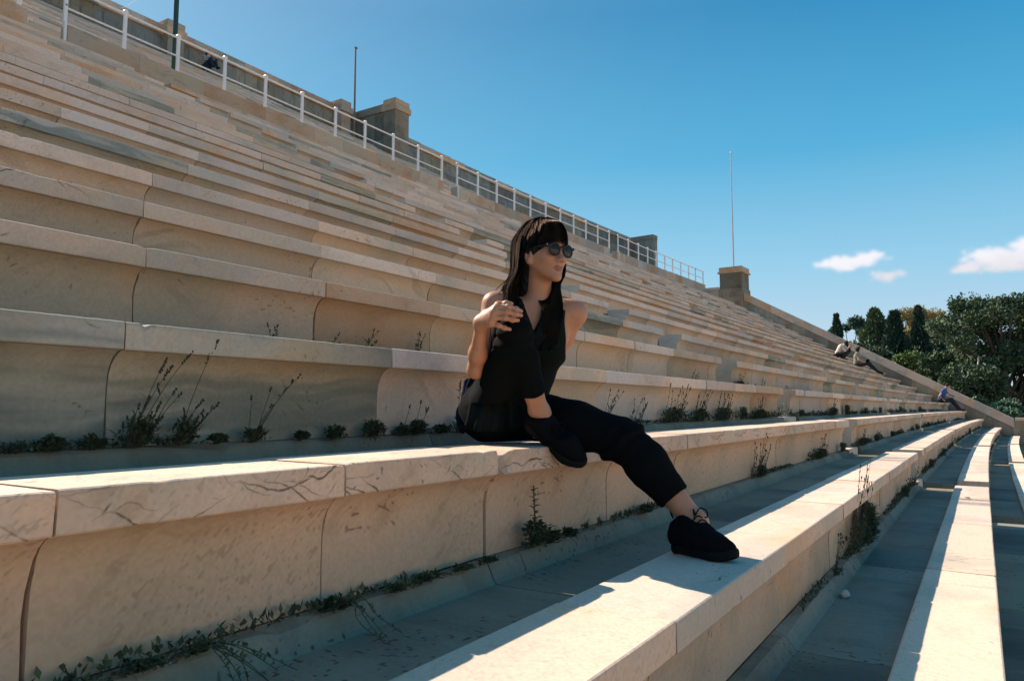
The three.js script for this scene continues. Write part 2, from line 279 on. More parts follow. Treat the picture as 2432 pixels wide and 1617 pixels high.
// stairways: two treads to a row
STAIRS.forEach((f, k) => {
  const r = rng(71 + k), st = thing('stone_stair', ['narrow stone stair nearest the woman, cutting uphill through the bench rows', 'second narrow stone stair through the rows, midway to the end wall', 'farthest narrow stone stair through the rows, nearest the sloping end wall'][k], 'stairs', 'stairs through the rows');
  for (let n = ROW_LO; n <= ROW_HI; n++) {
    const s = f(n), a = s + .004, b = s + GAP - .004;
    part('stair_tread', sweep(boxProfile(n * TW + .012, n * TW + .37, n * TH - 1.1, n * TH - .368), a, b, { tint: stoneTint(r), uo: r() * 5, vo: r() * 5 }), M.marbleB, st);
    if (n < ROW_HI) part('stair_tread', sweep(boxProfile(n * TW + .365, n * TW + TW + .011, n * TH - 1.1, n * TH - .2), a, b, { tint: stoneTint(r), uo: r() * 5, vo: r() * 5 }), M.marbleB, st);
  }
});
// mass of the bank under the rows, so that no light leaks through the joints
{
  const bank = structure('bank_core'), pr = [[-4.6, -3.4], [-4.4, -2.9]]; for (let n = ROW_LO; n <= ROW_HI; n++) { pr.push([n * TW + .4, n * TH - .56]); pr.push([n * TW + TW + .12, n * TH - .55]); }
  const p = [[ROW_LO * TW + .1, -6], [ROW_LO * TW + .1, ROW_LO * TH - .5], [ROW_HI * TW + .3, ROW_HI * TH - 1.25], [30, 6.1], [30, -6]];
  part('earth', sweep(p, -14, 46, { seg: 24, tint: [.5, .5, .5] }), M.coarse, bank);
}
// walkway, podium wall with the white railing, upper tier
const DP = 14.9, YP = 8.36, sGap = [STAIRS[0](20.5), STAIRS[1](20.5), STAIRS[2](20.5)].map(s => [s, s + .8]);
{
  const walk = structure('walkway'), r = rng(9);
  for (let a = -6; a < 49; a += 3) part('paving_slab', sweep(boxProfile(16 * TW + .36, DP + .05, 5.6, 6.36), a + .004, a + 2.996, { seg: 2, tint: stoneTint(r), uo: r() * 4 }), M.paving, walk);
  const wall = thing('podium_wall', 'low orange stone wall carrying the white railing above the benches', 'wall');
  let s = -6;
  const ends = []; while (s < 48.6) { let e = s + .9 + r() * 1.1; ends.push([s, Math.min(e, 48.6)]); s = e; }
  for (const [a0, b0] of ends) {
    let parts = [[a0, b0]]; for (const [ga, gb] of sGap) parts = parts.flatMap(([a, b]) => b <= ga || a >= gb ? [[a, b]] : [[a, Math.min(b, ga)], [Math.max(a, gb), b]].filter(q => q[1] - q[0] > .02));
    for (const [a, b] of parts) {
      const seg = 5, wear = (i, ss) => { const w = noise3(ss * 5, i, 2.2); return [i === 1 || i === 2 ? .02 * w * w : 0, i === 1 || i === 2 ? -.03 * Math.pow(w, 3) : 0, 0]; };
      const m = r() < .85 ? M.marbleOrange : r() < .6 ? M.marble : M.marbleGrey;
      const split = 7.5 + r() * .3;
      part('wall_block', sweep(boxProfile(DP, DP + .3, split + .004, YP, .02), a + .003, b - .003, { seg, tint: stoneTint(r), uo: r() * 6, vo: r() * 6, wear }), m, wall);
      part('wall_block', sweep(boxProfile(DP + .004, DP + .3, 6.2, split - .004, .008), a + .003, b - .003, { seg: 2, tint: stoneTint(r), uo: r() * 6, vo: r() * 6 }), r() < .6 ? M.marbleOrange : M.marble, wall);
    }
  }
  // steps in the openings of the podium wall
  sGap.forEach(([a, b], k) => {
    const st = thing('podium_stair', ['short stair in the podium wall opening at the left edge', 'short stair in the podium wall opening midway along the railing', 'short stair in the podium wall opening farthest along the railing'][k], 'stairs');
    for (let i = 0; i < 8; i++) part('stair_tread', sweep(boxProfile(DP - .5 + i * .28, DP - .5 + i * .28 + .4, 6.1, 6.36 + (i + 1) * .25), a + .01, b - .01, { tint: stoneTint(r), uo: r() * 5 }), M.marble, st);
  });
  // upper tier: thin rows up to the back wall
  const du = .725, hu = .415, y0 = 8.42;
  for (let i = 0; i < 16; i++) {
    const row = thing('upper_bench_row', `${ORD[i + 1]} thin marble bench row of the upper tier, counted up from the white railing`, 'stone bench', 'bench rows of the upper tier');
    const d = 15.55 + i * du, y = y0 + i * hu, prof = [[.8, -.5], [.06, -.5], [.06, -.1], [0, -.085], [0, 0], [.36, 0], [.37, -.05], [.8, -.05]];
    let a = -6; const e = 63; while (a < e) { const b = Math.min(e, a + 1.2 + r() * 1.6); part('marble_block', sweep(prof, a + .004, b - .004, { seg: 1, d0: d + (r() - .5) * .012, y0: y + (r() - .5) * .012 + interp([[18, -.06], [30, -.22], [40, -.75], [63, -1.6]], a), tint: stoneTint(r, 1.3), uo: r() * 6, vo: r() * 6 }), pickStone(r, 5), row); a = b; }
  }
  const dyW = s => interp([[20, 0], [33, -.04], [38, -.17], [42, -.3], [53, -.45], [63, -.57]], s);
  // back wall with its coping
  const back = thing('back_wall', 'dark weathered wall with an orange coping along the top of the stand', 'wall');
  for (let a = -6; a < 63;) { const b = Math.min(63, a + 1.0 + r() * .9); part('wall_block', sweep(boxProfile(28, 28.7, 13.2, 15.45, .01), a + .003, b - .003, { seg: 1, tint: stoneTint(r, 2), uo: r() * 6, vo: r() * 6, d0: (r() - .5) * .03, y0: dyW(a) }), M.darkWall, back); part('wall_block', sweep(boxProfile(28, 28.7, 15.455, 16.19, .01), a + .003, b - .003, { seg: 1, tint: stoneTint(r, 2), uo: r() * 6, vo: r() * 6, d0: (r() - .5) * .03, y0: dyW(a) }), M.darkWall, back); a = b; }
  for (let a = -6; a < 63;) { const b = Math.min(63, a + 1.3 + r() * .8); part('coping_stone', sweep(boxProfile(27.86, 28.8, 16.194, 16.6, .03), a + .003, b - .003, { seg: 1, y0: dyW(a), tint: stoneTint(r, 1.2), uo: r() * 6, vo: r() * 6 }), r() < .6 ? M.marbleOrange : M.marbleGrey, back); a = b; }
}
// piers and spur walls standing out from the back wall
function pier(label, s0, s1, d0, d1, y0, y1, cap = .3, mat = M.coarse) {
  const t = thing('wall_pier', label, 'pier'), r = rng(Math.round(s0 * 100));
  part('pier_shaft', sweep(boxProfile(d0, d1, y0, y1 - cap - .35, .015), s0, s1, { tint: stoneTint(r), uo: r() * 5 }), mat, t);
  part('moulding', sweep(boxProfile(d0 - .09, d1 + .09, y1 - cap - .346, y1 - cap, .05), s0 - .09, s1 + .09, { tint: stoneTint(r), uo: r() * 5 }), M.marbleOrange, t);
  part('cap_stone', sweep(boxProfile(d0 - .02, d1 + .02, y1 - cap + .004, y1, .02), s0 - .02, s1 + .02, { tint: stoneTint(r), uo: r() * 5 }), M.marbleOrange, t);
  return t;
}
function spur(label, s0, s1, d0, d1, y0, y1) {
  const t = thing('spur_wall', label, 'wall'), r = rng(Math.round(s0 * 70)); let d = d1, rows = [y0, y0 + 1.05, y1 - .42];
  for (let i = 0; i + 1 < rows.length; i++) for (let dd = d0; dd < d1 - .05;) { const e = Math.min(d1, dd + .7 + r() * .5); part('wall_block', sweep(boxProfile(dd + .004, e - .004, rows[i] + .003, rows[i + 1] - .003, .008), s0, s1, { tint: stoneTint(r, 1.6), uo: r() * 5 }), M.darkWall, t); dd = e; }
  part('coping_stone', sweep(boxProfile(d0, d1, y1 - .416, y1, .03), s0 - .06, s1 + .06, { tint: stoneTint(r), uo: r() * 5 }), M.coarse, t);
}
pier('square stone pier on the back wall beside the dark green mast', 18.45, 19.2, 27.55, 28.4, 14.6, 16.8);
pier('low stone pier where the back wall meets the rusty flagpole', 28.15, 28.8, 27.35, 28.3, 14.6, 16.74, .3, M.marbleOrange);
spur('dark spur wall standing out from the back wall beside the rusty flagpole', 29.7, 30.3, 25.55, 28, 13.6, 16.62);
pier('tall capped pier at the end of the spur wall by the rusty flagpole', 29.5, 30.55, 24.75, 25.6, 13.2, 16.72);
spur('short end wall closing the upper tier at the far end of its back wall', 63.0, 63.7, 25.6, 28.7, 12.0, 16.06);

// sloping end wall with its coping, pedestal at its head, level wall at its foot
{
  const t = thing('end_wall', 'long sloping end wall with a smooth coping that closes the bench rows', 'wall'), r = rng(44), S = 44.62, slope = .5625, topY = d => .74 + slope * d;
  // the level piece towards the arena
  part('coping_stone', sweep(boxProfile(-5.2, -2.0, -.46, -.32, .01), S, S + .72, { tint: [1.05, 1.05, 1.05] }), M.marble, t);
  part('wall_block', sweep(boxProfile(-5.2, -1.9, -3.5, -.464, .01), S + .04, S + .66, { tint: [1, 1, 1] }), M.coarse, t);
  for (let d = -1.95; d < 11;) { // coping
    const e = Math.min(11.1, d + 1.15 + r() * .5), p = [[d + .004, topY(d) - .44], [d + .004, topY(d)], [e - .004, topY(e)], [e - .004, topY(e) - .44]];
    part('coping_stone', sweep(p, S, S + .72, { tint: stoneTint(r, .7), uo: r() * 5, vo: r() * 5 }), r() < .7 ? M.marble : M.marbleOrange, t); d = e;
  }
  for (let d = -1.95; d < 11;) { // courses below: tall stones following the rake
    const e = Math.min(11.1, d + .8 + r() * .8), h = .5 + r() * .25, p = [[d + .004, topY(d) - .446 - h], [d + .004, topY(d) - .446], [e - .004, topY(e) - .446], [e - .004, topY(e) - .446 - h]];
    part('wall_block', sweep(p, S + .05 + r() * .02, S + .66, { tint: stoneTint(r, 1.5), uo: r() * 5, vo: r() * 5 }), M.coarse, t);
    const p2 = [[d + .004, topY(d) - 3.2], [d + .004, topY(d) - .452 - h], [e - .004, topY(e) - .452 - h], [e - .004, topY(e) - 3.2]];
    part('wall_block', sweep(p2, S + .06 + r() * .03, S + .66, { tint: stoneTint(r, 1.5), uo: r() * 5, vo: r() * 5 }), M.coarse, t); d = e;
  }
  const ped = thing('stone_pedestal', 'square capped stone pedestal with a flagpole at the head of the end wall', 'pedestal');
  part('plinth', sweep(boxProfile(11.1, 12.56, 6.0, 7.28, .02), S - .1, S + 1.35, { tint: [.95, .9, .85] }), M.coarse, ped);
  part('die', sweep(boxProfile(11.16, 12.5, 7.285, 8.22, .015), S - .04, S + 1.3, { tint: [.62, .64, .6] }), M.coarse, ped);
  part('moulding', sweep(boxProfile(11.07, 12.6, 8.225, 8.34, .04), S - .13, S + 1.39, { tint: [1, .95, .9] }), M.marbleOrange, ped);
  part('cap_stone', sweep(boxProfile(11.13, 12.53, 8.345, 8.6, .015), S - .07, S + 1.33, { tint: [1, .95, .9] }), M.marbleOrange, ped);
  const lw = thing('low_wall', 'short low wall with a sunlit top beside the flagpole pedestal', 'wall');
  part('wall_block', sweep(boxProfile(12.57, 14.9, 6.2, 7.32, .01), S + .1, S + .7, { tint: [1, 1, 1] }), M.marble, lw);
  part('coping_stone', sweep(boxProfile(12.57, 14.9, 7.325, 7.46, .012), S + .06, S + .74, { tint: [1.1, 1.1, 1.1] }), M.marbleB, lw);
}
// ---------------------------------------------------------------- railing
function tube(pts, rad, seg = 8) { const gs = []; for (let i = 0; i + 1 < pts.length; i++) { const a = pts[i], b = pts[i + 1], l = a.distanceTo(b), g = new THREE.CylinderGeometry(rad, rad, l, seg, 1, false); g.translate(0, l / 2, 0); const q = new THREE.Quaternion().setFromUnitVectors(new THREE.Vector3(0, 1, 0), b.clone().sub(a).normalize()); g.applyQuaternion(q); g.translate(a.x, a.y, a.z); gs.push(g); } return mergeGeometries(gs); }
M.whitePaint = plain([.82, .78, .74], .4); M.greenPaint = plain([.012, .05, .03], .5); M.steel = plain([.55, .55, .54], .35, .5); M.rust = plain([.22, .18, .15], .8, .2);
{
  const h = .855;
  const runs = [[8.2, 9.51, 10.85, 12.18, 13.48, 14.78, 16.09, 17.36, 18.69, 19.97, 21.29], [22.2, 23.53, 24.82, 26.11, 27.37, 28.65, 29.95, 31.2, 32.42, 33.66, 34.92], [35.94, 37.2, 38.47, 39.7, 40.88, 42.12, 43.29, 44.56, 45.83, 46.98, 48.3], [-5.6, -4.3, -3, -1.7, -.4, .9, 2.2, 3.5, 4.8, 6.1, 7.3]];
  const lab = ['white railing section from the left stair opening to the rusty flagpole', 'white railing section passing behind the seated woman\'s head', 'white railing section at the far right end, partly against the sky', 'white railing section left of the first stair opening'];
  runs.forEach((ss, k) => {
    const t = thing('railing', lab[k], 'railing', 'white railing sections');
    ss.forEach((s, i) => {
      const p = pos(s, DP + .05, YP - .08), post = part('post', new THREE.BoxGeometry(.075, h + .1, .05).translate(0, (h + .1) / 2, 0), M.whitePaint, t); post.position.copy(p); post.rotation.y = -plan(s)[2];
      part('post_cap', new THREE.CylinderGeometry(.055, .055, .06, 14).rotateX(Math.PI / 2).translate(0, h + .1, 0), M.whitePaint, post);
      if (i === 0 && k > 0 && k < 3 || k === 0 && i === 0) { for (const y of [.5, h + .1]) part('rail_end', new THREE.CylinderGeometry(.02, .02, .012, 10).rotateX(Math.PI / 2).translate(0, y, .04), M.rust, post); }
    });
    for (const [nm, y, rr] of [['top_rail', h - .02, .027], ['middle_rail', .37, .022]]) { const pts = []; for (let i = 0; i < ss.length; i++) pts.push(pos(ss[i], DP + .05, YP + y)); part(nm, tube(pts, rr), M.whitePaint, t); }
    // foot of the first post bent over the wall's end
    if (k < 3) { const p = pos(ss[0] - .02, DP + .02, YP), f = part('post_foot', new THREE.BoxGeometry(.05, .45, .05).translate(0, -.2, .03), M.whitePaint, t); f.position.copy(p); }
  });
}
// masts and flagpoles
{
  const mast = thing('lamp_mast', 'dark green mast rising behind the railing at the top left', 'mast');
  mast.position.copy(pos(10.93, 15.22, 8.3));
  part('pole', new THREE.CylinderGeometry(.055, .062, 9.5, 16).translate(0, 4.75, 0), M.greenPaint, mast); part('base_plate', new THREE.CylinderGeometry(.16, .16, .04, 16).translate(0, .02, 0), M.greenPaint, mast);
  tag(part('stay_wire', tube([pos(10.93, 15.22, 10.9), pos(16.8, 28.3, 16.62)], .006, 5), M.greenPaint, scene), 'thin stay wire slanting down from the dark green mast to the back wall', 'wire');
  const f1 = thing('flagpole', 'thin rusty flagpole standing in the corner beside the spur wall', 'flagpole', null); f1.position.copy(pos(28.93, 27.2, 14.4));
  part('pole', new THREE.CylinderGeometry(.045, .07, 5.45, 10).translate(0, 2.72, 0), M.rust, f1); part('finial', new THREE.BoxGeometry(.16, .09, .09).translate(.04, 5.48, 0), M.rust, f1);
  const f2 = thing('flagpole', 'tall white flagpole rising from the stone pedestal', 'flagpole', null); f2.position.copy(pos(45.2, 11.83, 8.6));
  part('pole', new THREE.CylinderGeometry(.025, .05, 7.2, 10).translate(0, 3.6, 0), M.steel, f2); part('finial', new THREE.SphereGeometry(.055, 10, 8).translate(0, 7.22, 0), M.steel, f2);
  { // outside the frame on the left, above the upper tier: its shadow crosses the benches at the right
    const q = thing('lamp_mast', 'dark green mast at the top of the stand, left of the picture', 'mast'); q.position.copy(pos(11.75, 27.2, 14.5));
    part('pole', new THREE.CylinderGeometry(.07, .10, 12, 12).translate(0, 6, 0), M.greenPaint, q); part('base_plate', new THREE.CylinderGeometry(.25, .25, .06, 12).translate(0, .03, 0), M.greenPaint, q);
  }
}
// ---------------------------------------------------------------- ground, arena, the facing stand that throws warm light back
{
  const g = structure('ground'); const geo = new THREE.PlaneGeometry(1600, 1600, 8, 8).rotateX(-Math.PI / 2).translate(0, -6.2, 0); geo.setAttribute('color', new THREE.Float32BufferAttribute(new Array(81 * 3).fill(.75), 3)); const uv = geo.attributes.uv; for (let i = 0; i < uv.count; i++) uv.setXY(i, uv.getX(i) * 400, uv.getY(i) * 400); part('earth', geo, M.coarse, g);
  const ar = structure('arena_track'); const a2 = new THREE.PlaneGeometry(90, 33).rotateX(-Math.PI / 2).translate(12, -2.9, 22); M.track = plain([.46, .34, .23], .95); part('track_surface', a2, M.track, ar);
  const op = structure('facing_stand'), pr = [[-38.5, -4]]; for (let i = 0; i < 24; i++) { pr.push([-38.5 - i * .75, -2.9 + i * .4]); pr.push([-38.5 - i * .75, -2.5 + i * .4]); } pr.push([-38.5 - 24 * .75, -2.5 + 23 * .4]); pr.push([-38.5 - 24 * .75, -4]); pr.reverse();
  M.farMarble = plain([.62, .52, .41], .9); M.farMarble.vertexColors = true; part('seating', sweep(pr, -39, 60, { seg: 10, uvScale: 4, crease: .3 }), M.farMarble, op);
}
// joints of the seated woman, metres in the scene
const J = {pelvis: [2.6817, 0.1223, -0.2887], waist: [2.7066, 0.274, -0.2317], chest: [2.7045, 0.4397, -0.1588], neck: [2.6942, 0.5678, -0.1153], head: [2.6528, 0.7758, -0.0607], shR: [2.5413, 0.5618, -0.2314], elR: [2.4619, 0.2934, -0.2627], wrR: [2.3271, 0.4597, -0.1467], shL: [2.8198, 0.5384, -0.0113], elL: [2.9296, 0.3155, -0.1969], wrL: [2.9423, 0.0819, -0.3315], hipR: [2.5972, 0.1229, -0.2727], knR: [2.4094, 0.4353, -0.0551], anR: [2.6013, 0.1237, -0.0544], hipL: [2.776, 0.1221, -0.2117], knL: [2.8047, 0.0211, 0.2217], anL: [2.8345, -0.2854, 0.487], cuffL: [2.8082, -0.194, 0.4117], cuffR: [2.554, 0.2044, -0.0603], t0: [2.3233, 0.4876, -0.1195], t1: [2.3128, 0.5183, -0.0639], t2: [2.3193, 0.522, -0.0335], t3: [2.3328, 0.5227, -0.0209], i0: [2.3, 0.5074, -0.0618], i1: [2.3131, 0.5099, -0.0207], i2: [2.3368, 0.5029, -0.0025], i3: [2.3637, 0.4974, 0.0021], m0: [2.2921, 0.4912, -0.0678], m1: [2.3068, 0.4913, -0.0227], m2: [2.3318, 0.4835, -0.0025], m3: [2.3597, 0.4816, 0.0044], r0: [2.2919, 0.4711, -0.0736], r1: [2.3053, 0.4698, -0.0307], r2: [2.3281, 0.4628, -0.0121], r3: [2.3538, 0.4636, -0.0045], p0: [2.2964, 0.4518, -0.0849], p1: [2.3025, 0.4432, -0.0572], p2: [2.3218, 0.4344, -0.0424], p3: [2.3443, 0.4311, -0.0333], vee: [2.6137, 0.4484, -0.094], heelR: [2.6042, 0.0588, -0.0896], toeR: [2.6421, -0.0663, 0.0661], heelL: [2.826, -0.4, 0.405], toeL: [2.747, -0.4, 0.652], right: [0.52224, 0.0, 0.8528], up: [-0.07587, 0.99603, 0.04646], fwd: [0.84942, 0.08897, -0.52017]};
// ---------------------------------------------------------------- bodies: distance fields meshed as one smooth surface
const V = a => new THREE.Vector3(a[0], a[1], a[2]);
const smin = (a, b, k) => { const h = Math.max(k - Math.abs(a - b), 0) / k; return Math.min(a, b) - h * h * k * .25; };
const smax = (a, b, k) => -smin(-a, -b, k);
// tapered capsule between arrays a, b with radii ra, rb
function cap(a, b, ra, rb) {
  const bx = b[0] - a[0], by = b[1] - a[1], bz = b[2] - a[2], L = bx * bx + by * by + bz * bz;
  return (x, y, z) => { const px = x - a[0], py = y - a[1], pz = z - a[2], t = L ? clamp((px * bx + py * by + pz * bz) / L) : 0; const dx = px - bx * t, dy = py - by * t, dz = pz - bz * t; return Math.sqrt(dx * dx + dy * dy + dz * dz) - (ra + (rb - ra) * t); };
}
function ell(c, R, axes) { // ellipsoid, axes = [right, up, forward] arrays or none
  return (x, y, z) => { let px = x - c[0], py = y - c[1], pz = z - c[2]; if (axes) { const q = [0, 1, 2].map(i => px * axes[i][0] + py * axes[i][1] + pz * axes[i][2]); [px, py, pz] = q; } const k0 = Math.sqrt((px / R[0]) ** 2 + (py / R[1]) ** 2 + (pz / R[2]) ** 2), k1 = Math.sqrt((px / R[0] ** 2) ** 2 + (py / R[1] ** 2) ** 2 + (pz / R[2] ** 2) ** 2); return k1 < 1e-9 ? -Math.min(...R) : k0 * (k0 - 1) / k1; };
}
const union = (fs, k) => (x, y, z) => { let d = 1e9; for (const f of fs) d = d > 1e8 ? f(x, y, z) : smin(d, f(x, y, z), k); return d; };
const chain = (pts, rads) => pts.slice(1).map((p, i) => cap(pts[i], p, rads[i], rads[i + 1]));
// surface nets
function sdfGeo(f, lo, hi, h, colour) {
  const nx = Math.ceil((hi[0] - lo[0]) / h) + 1, ny = Math.ceil((hi[1] - lo[1]) / h) + 1, nz = Math.ceil((hi[2] - lo[2]) / h) + 1, B = 4;
  const g = new Float32Array(nx * ny * nz).fill(1), at = (i, j, k) => (k * ny + j) * nx + i;
  for (let k = 0; k < nz; k += B) for (let j = 0; j < ny; j += B) for (let i = 0; i < nx; i += B) {
    const c = f(lo[0] + (i + 1.5) * h, lo[1] + (j + 1.5) * h, lo[2] + (k + 1.5) * h), far = Math.abs(c) > h * 6.5;
    for (let kk = k; kk < Math.min(k + B, nz); kk++) for (let jj = j; jj < Math.min(j + B, ny); jj++) for (let ii = i; ii < Math.min(i + B, nx); ii++) g[at(ii, jj, kk)] = far ? c : f(lo[0] + ii * h, lo[1] + jj * h, lo[2] + kk * h);
  }
  const vi = new Int32Array(nx * ny * nz).fill(-1), P = [], I = [];
  for (let k = 0; k < nz - 1; k++) for (let j = 0; j < ny - 1; j++) for (let i = 0; i < nx - 1; i++) {
    let m = 0; const d = []; for (let c = 0; c < 8; c++) { const v = g[at(i + (c & 1), j + (c >> 1 & 1), k + (c >> 2))]; d.push(v); if (v < 0) m++; }
    if (m === 0 || m === 8) continue;
    let x = 0, y = 0, z = 0, n = 0;
    for (const [a, b] of EDG) if ((d[a] < 0) !== (d[b] < 0)) { const t = d[a] / (d[a] - d[b]); x += (a & 1) + ((b & 1) - (a & 1)) * t; y += (a >> 1 & 1) + ((b >> 1 & 1) - (a >> 1 & 1)) * t; z += (a >> 2) + ((b >> 2) - (a >> 2)) * t; n++; }
    vi[at(i, j, k)] = P.length / 3; P.push(lo[0] + (i + x / n) * h, lo[1] + (j + y / n) * h, lo[2] + (k + z / n) * h);
  }
  const quad = (a, b, c, d, fl) => { if (a < 0 || b < 0 || c < 0 || d < 0) return; if (fl) I.push(a, b, c, a, c, d); else I.push(a, c, b, a, d, c); };
  for (let k = 1; k < nz - 1; k++) for (let j = 1; j < ny - 1; j++) for (let i = 1; i < nx - 1; i++) {
    const s = g[at(i, j, k)] < 0;
    if (s !== g[at(i + 1, j, k)] < 0) quad(vi[at(i, j - 1, k - 1)], vi[at(i, j, k - 1)], vi[at(i, j, k)], vi[at(i, j - 1, k)], s);
    if (s !== g[at(i, j + 1, k)] < 0) quad(vi[at(i - 1, j, k - 1)], vi[at(i - 1, j, k)], vi[at(i, j, k)], vi[at(i, j, k - 1)], s);
    if (s !== g[at(i, j, k + 1)] < 0) quad(vi[at(i - 1, j - 1, k)], vi[at(i, j - 1, k)], vi[at(i, j, k)], vi[at(i - 1, j, k)], s);
  }
  const N = new Float32Array(P.length), C = new Float32Array(P.length), e = h * .6;
  for (let q = 0; q < P.length; q += 3) {
    const x = P[q], y = P[q + 1], z = P[q + 2]; let a = f(x + e, y, z) - f(x - e, y, z), b = f(x, y + e, z) - f(x, y - e, z), c = f(x, y, z + e) - f(x, y, z - e); const l = Math.hypot(a, b, c) || 1; N[q] = a / l; N[q + 1] = b / l; N[q + 2] = c / l;
    const cc = colour ? colour(x, y, z) : [1, 1, 1]; C[q] = cc[0]; C[q + 1] = cc[1]; C[q + 2] = cc[2];
  }
  const geo = new THREE.BufferGeometry(); geo.setAttribute('position', new THREE.Float32BufferAttribute(P, 3)); geo.setAttribute('normal', new THREE.BufferAttribute(N, 3)); geo.setAttribute('color', new THREE.BufferAttribute(C, 3)); geo.setIndex(I); return geo;
}
const EDG = [[0, 1], [2, 3], [4, 5], [6, 7], [0, 2], [1, 3], [4, 6], [5, 7], [0, 4], [1, 5], [2, 6], [3, 7]];
const add = (a, b, t = 1) => [a[0] + b[0] * t, a[1] + b[1] * t, a[2] + b[2] * t];
const sub3 = (a, b) => [a[0] - b[0], a[1] - b[1], a[2] - b[2]];
const dot3 = (a, b) => a[0] * b[0] + a[1] * b[1] + a[2] * b[2];
const nrm = a => { const l = Math.hypot(...a) || 1; return [a[0] / l, a[1] / l, a[2] / l]; };
const crs = (a, b) => [a[1] * b[2] - a[2] * b[1], a[2] * b[0] - a[0] * b[2], a[0] * b[1] - a[1] * b[0]];
const lp = (a, b, t) => [lerp(a[0], b[0], t), lerp(a[1], b[1], t), lerp(a[2], b[2], t)];
// ---------------------------------------------------------------- the woman on the bench
const cloth = (c, rough = .9, sheen = .0) => { const m = new THREE.MeshPhysicalMaterial({ color: new THREE.Color().setRGB(...c), roughness: rough, sheen, sheenRoughness: .6, sheenColor: new THREE.Color().setRGB(.12, .14, .15), specularIntensity: .10 }); return m; };
M.skin = new THREE.MeshPhysicalMaterial({ color: new THREE.Color().setRGB(.43, .205, .116), roughness: .5, vertexColors: true, sheen: .15, sheenColor: new THREE.Color().setRGB(.5, .25, .15), sheenRoughness: .5 });
M.hair = new THREE.MeshPhysicalMaterial({ color: new THREE.Color().setRGB(.019, .016, .0145), roughness: .34, vertexColors: true, specularIntensity: 1, ior: 1.6, sheen: .5, sheenRoughness: .35, sheenColor: new THREE.Color().setRGB(.42, .33, .28) });
M.scalp = new THREE.MeshPhysicalMaterial({ color: new THREE.Color().setRGB(.008, .007, .0065), roughness: .6, vertexColors: true, specularIntensity: .4 });
M.blackTop = cloth([.0072, .011, .0115]); M.blackTrousers = cloth([.0045, .006, .0065]); M.blackMesh = cloth([.0055, .006, .007], .8); M.sole = cloth([.012, .0125, .012], .7); M.shell = new THREE.MeshPhysicalMaterial({ color: new THREE.Color().setRGB(.012, .009, .007), roughness: .3, specularIntensity: .5 }); M.lens = new THREE.MeshPhysicalMaterial({ color: new THREE.Color().setRGB(.004, .006, .007), roughness: .12, specularIntensity: .55 });
M.blueCloth = cloth([.009, .015, .05], .85);
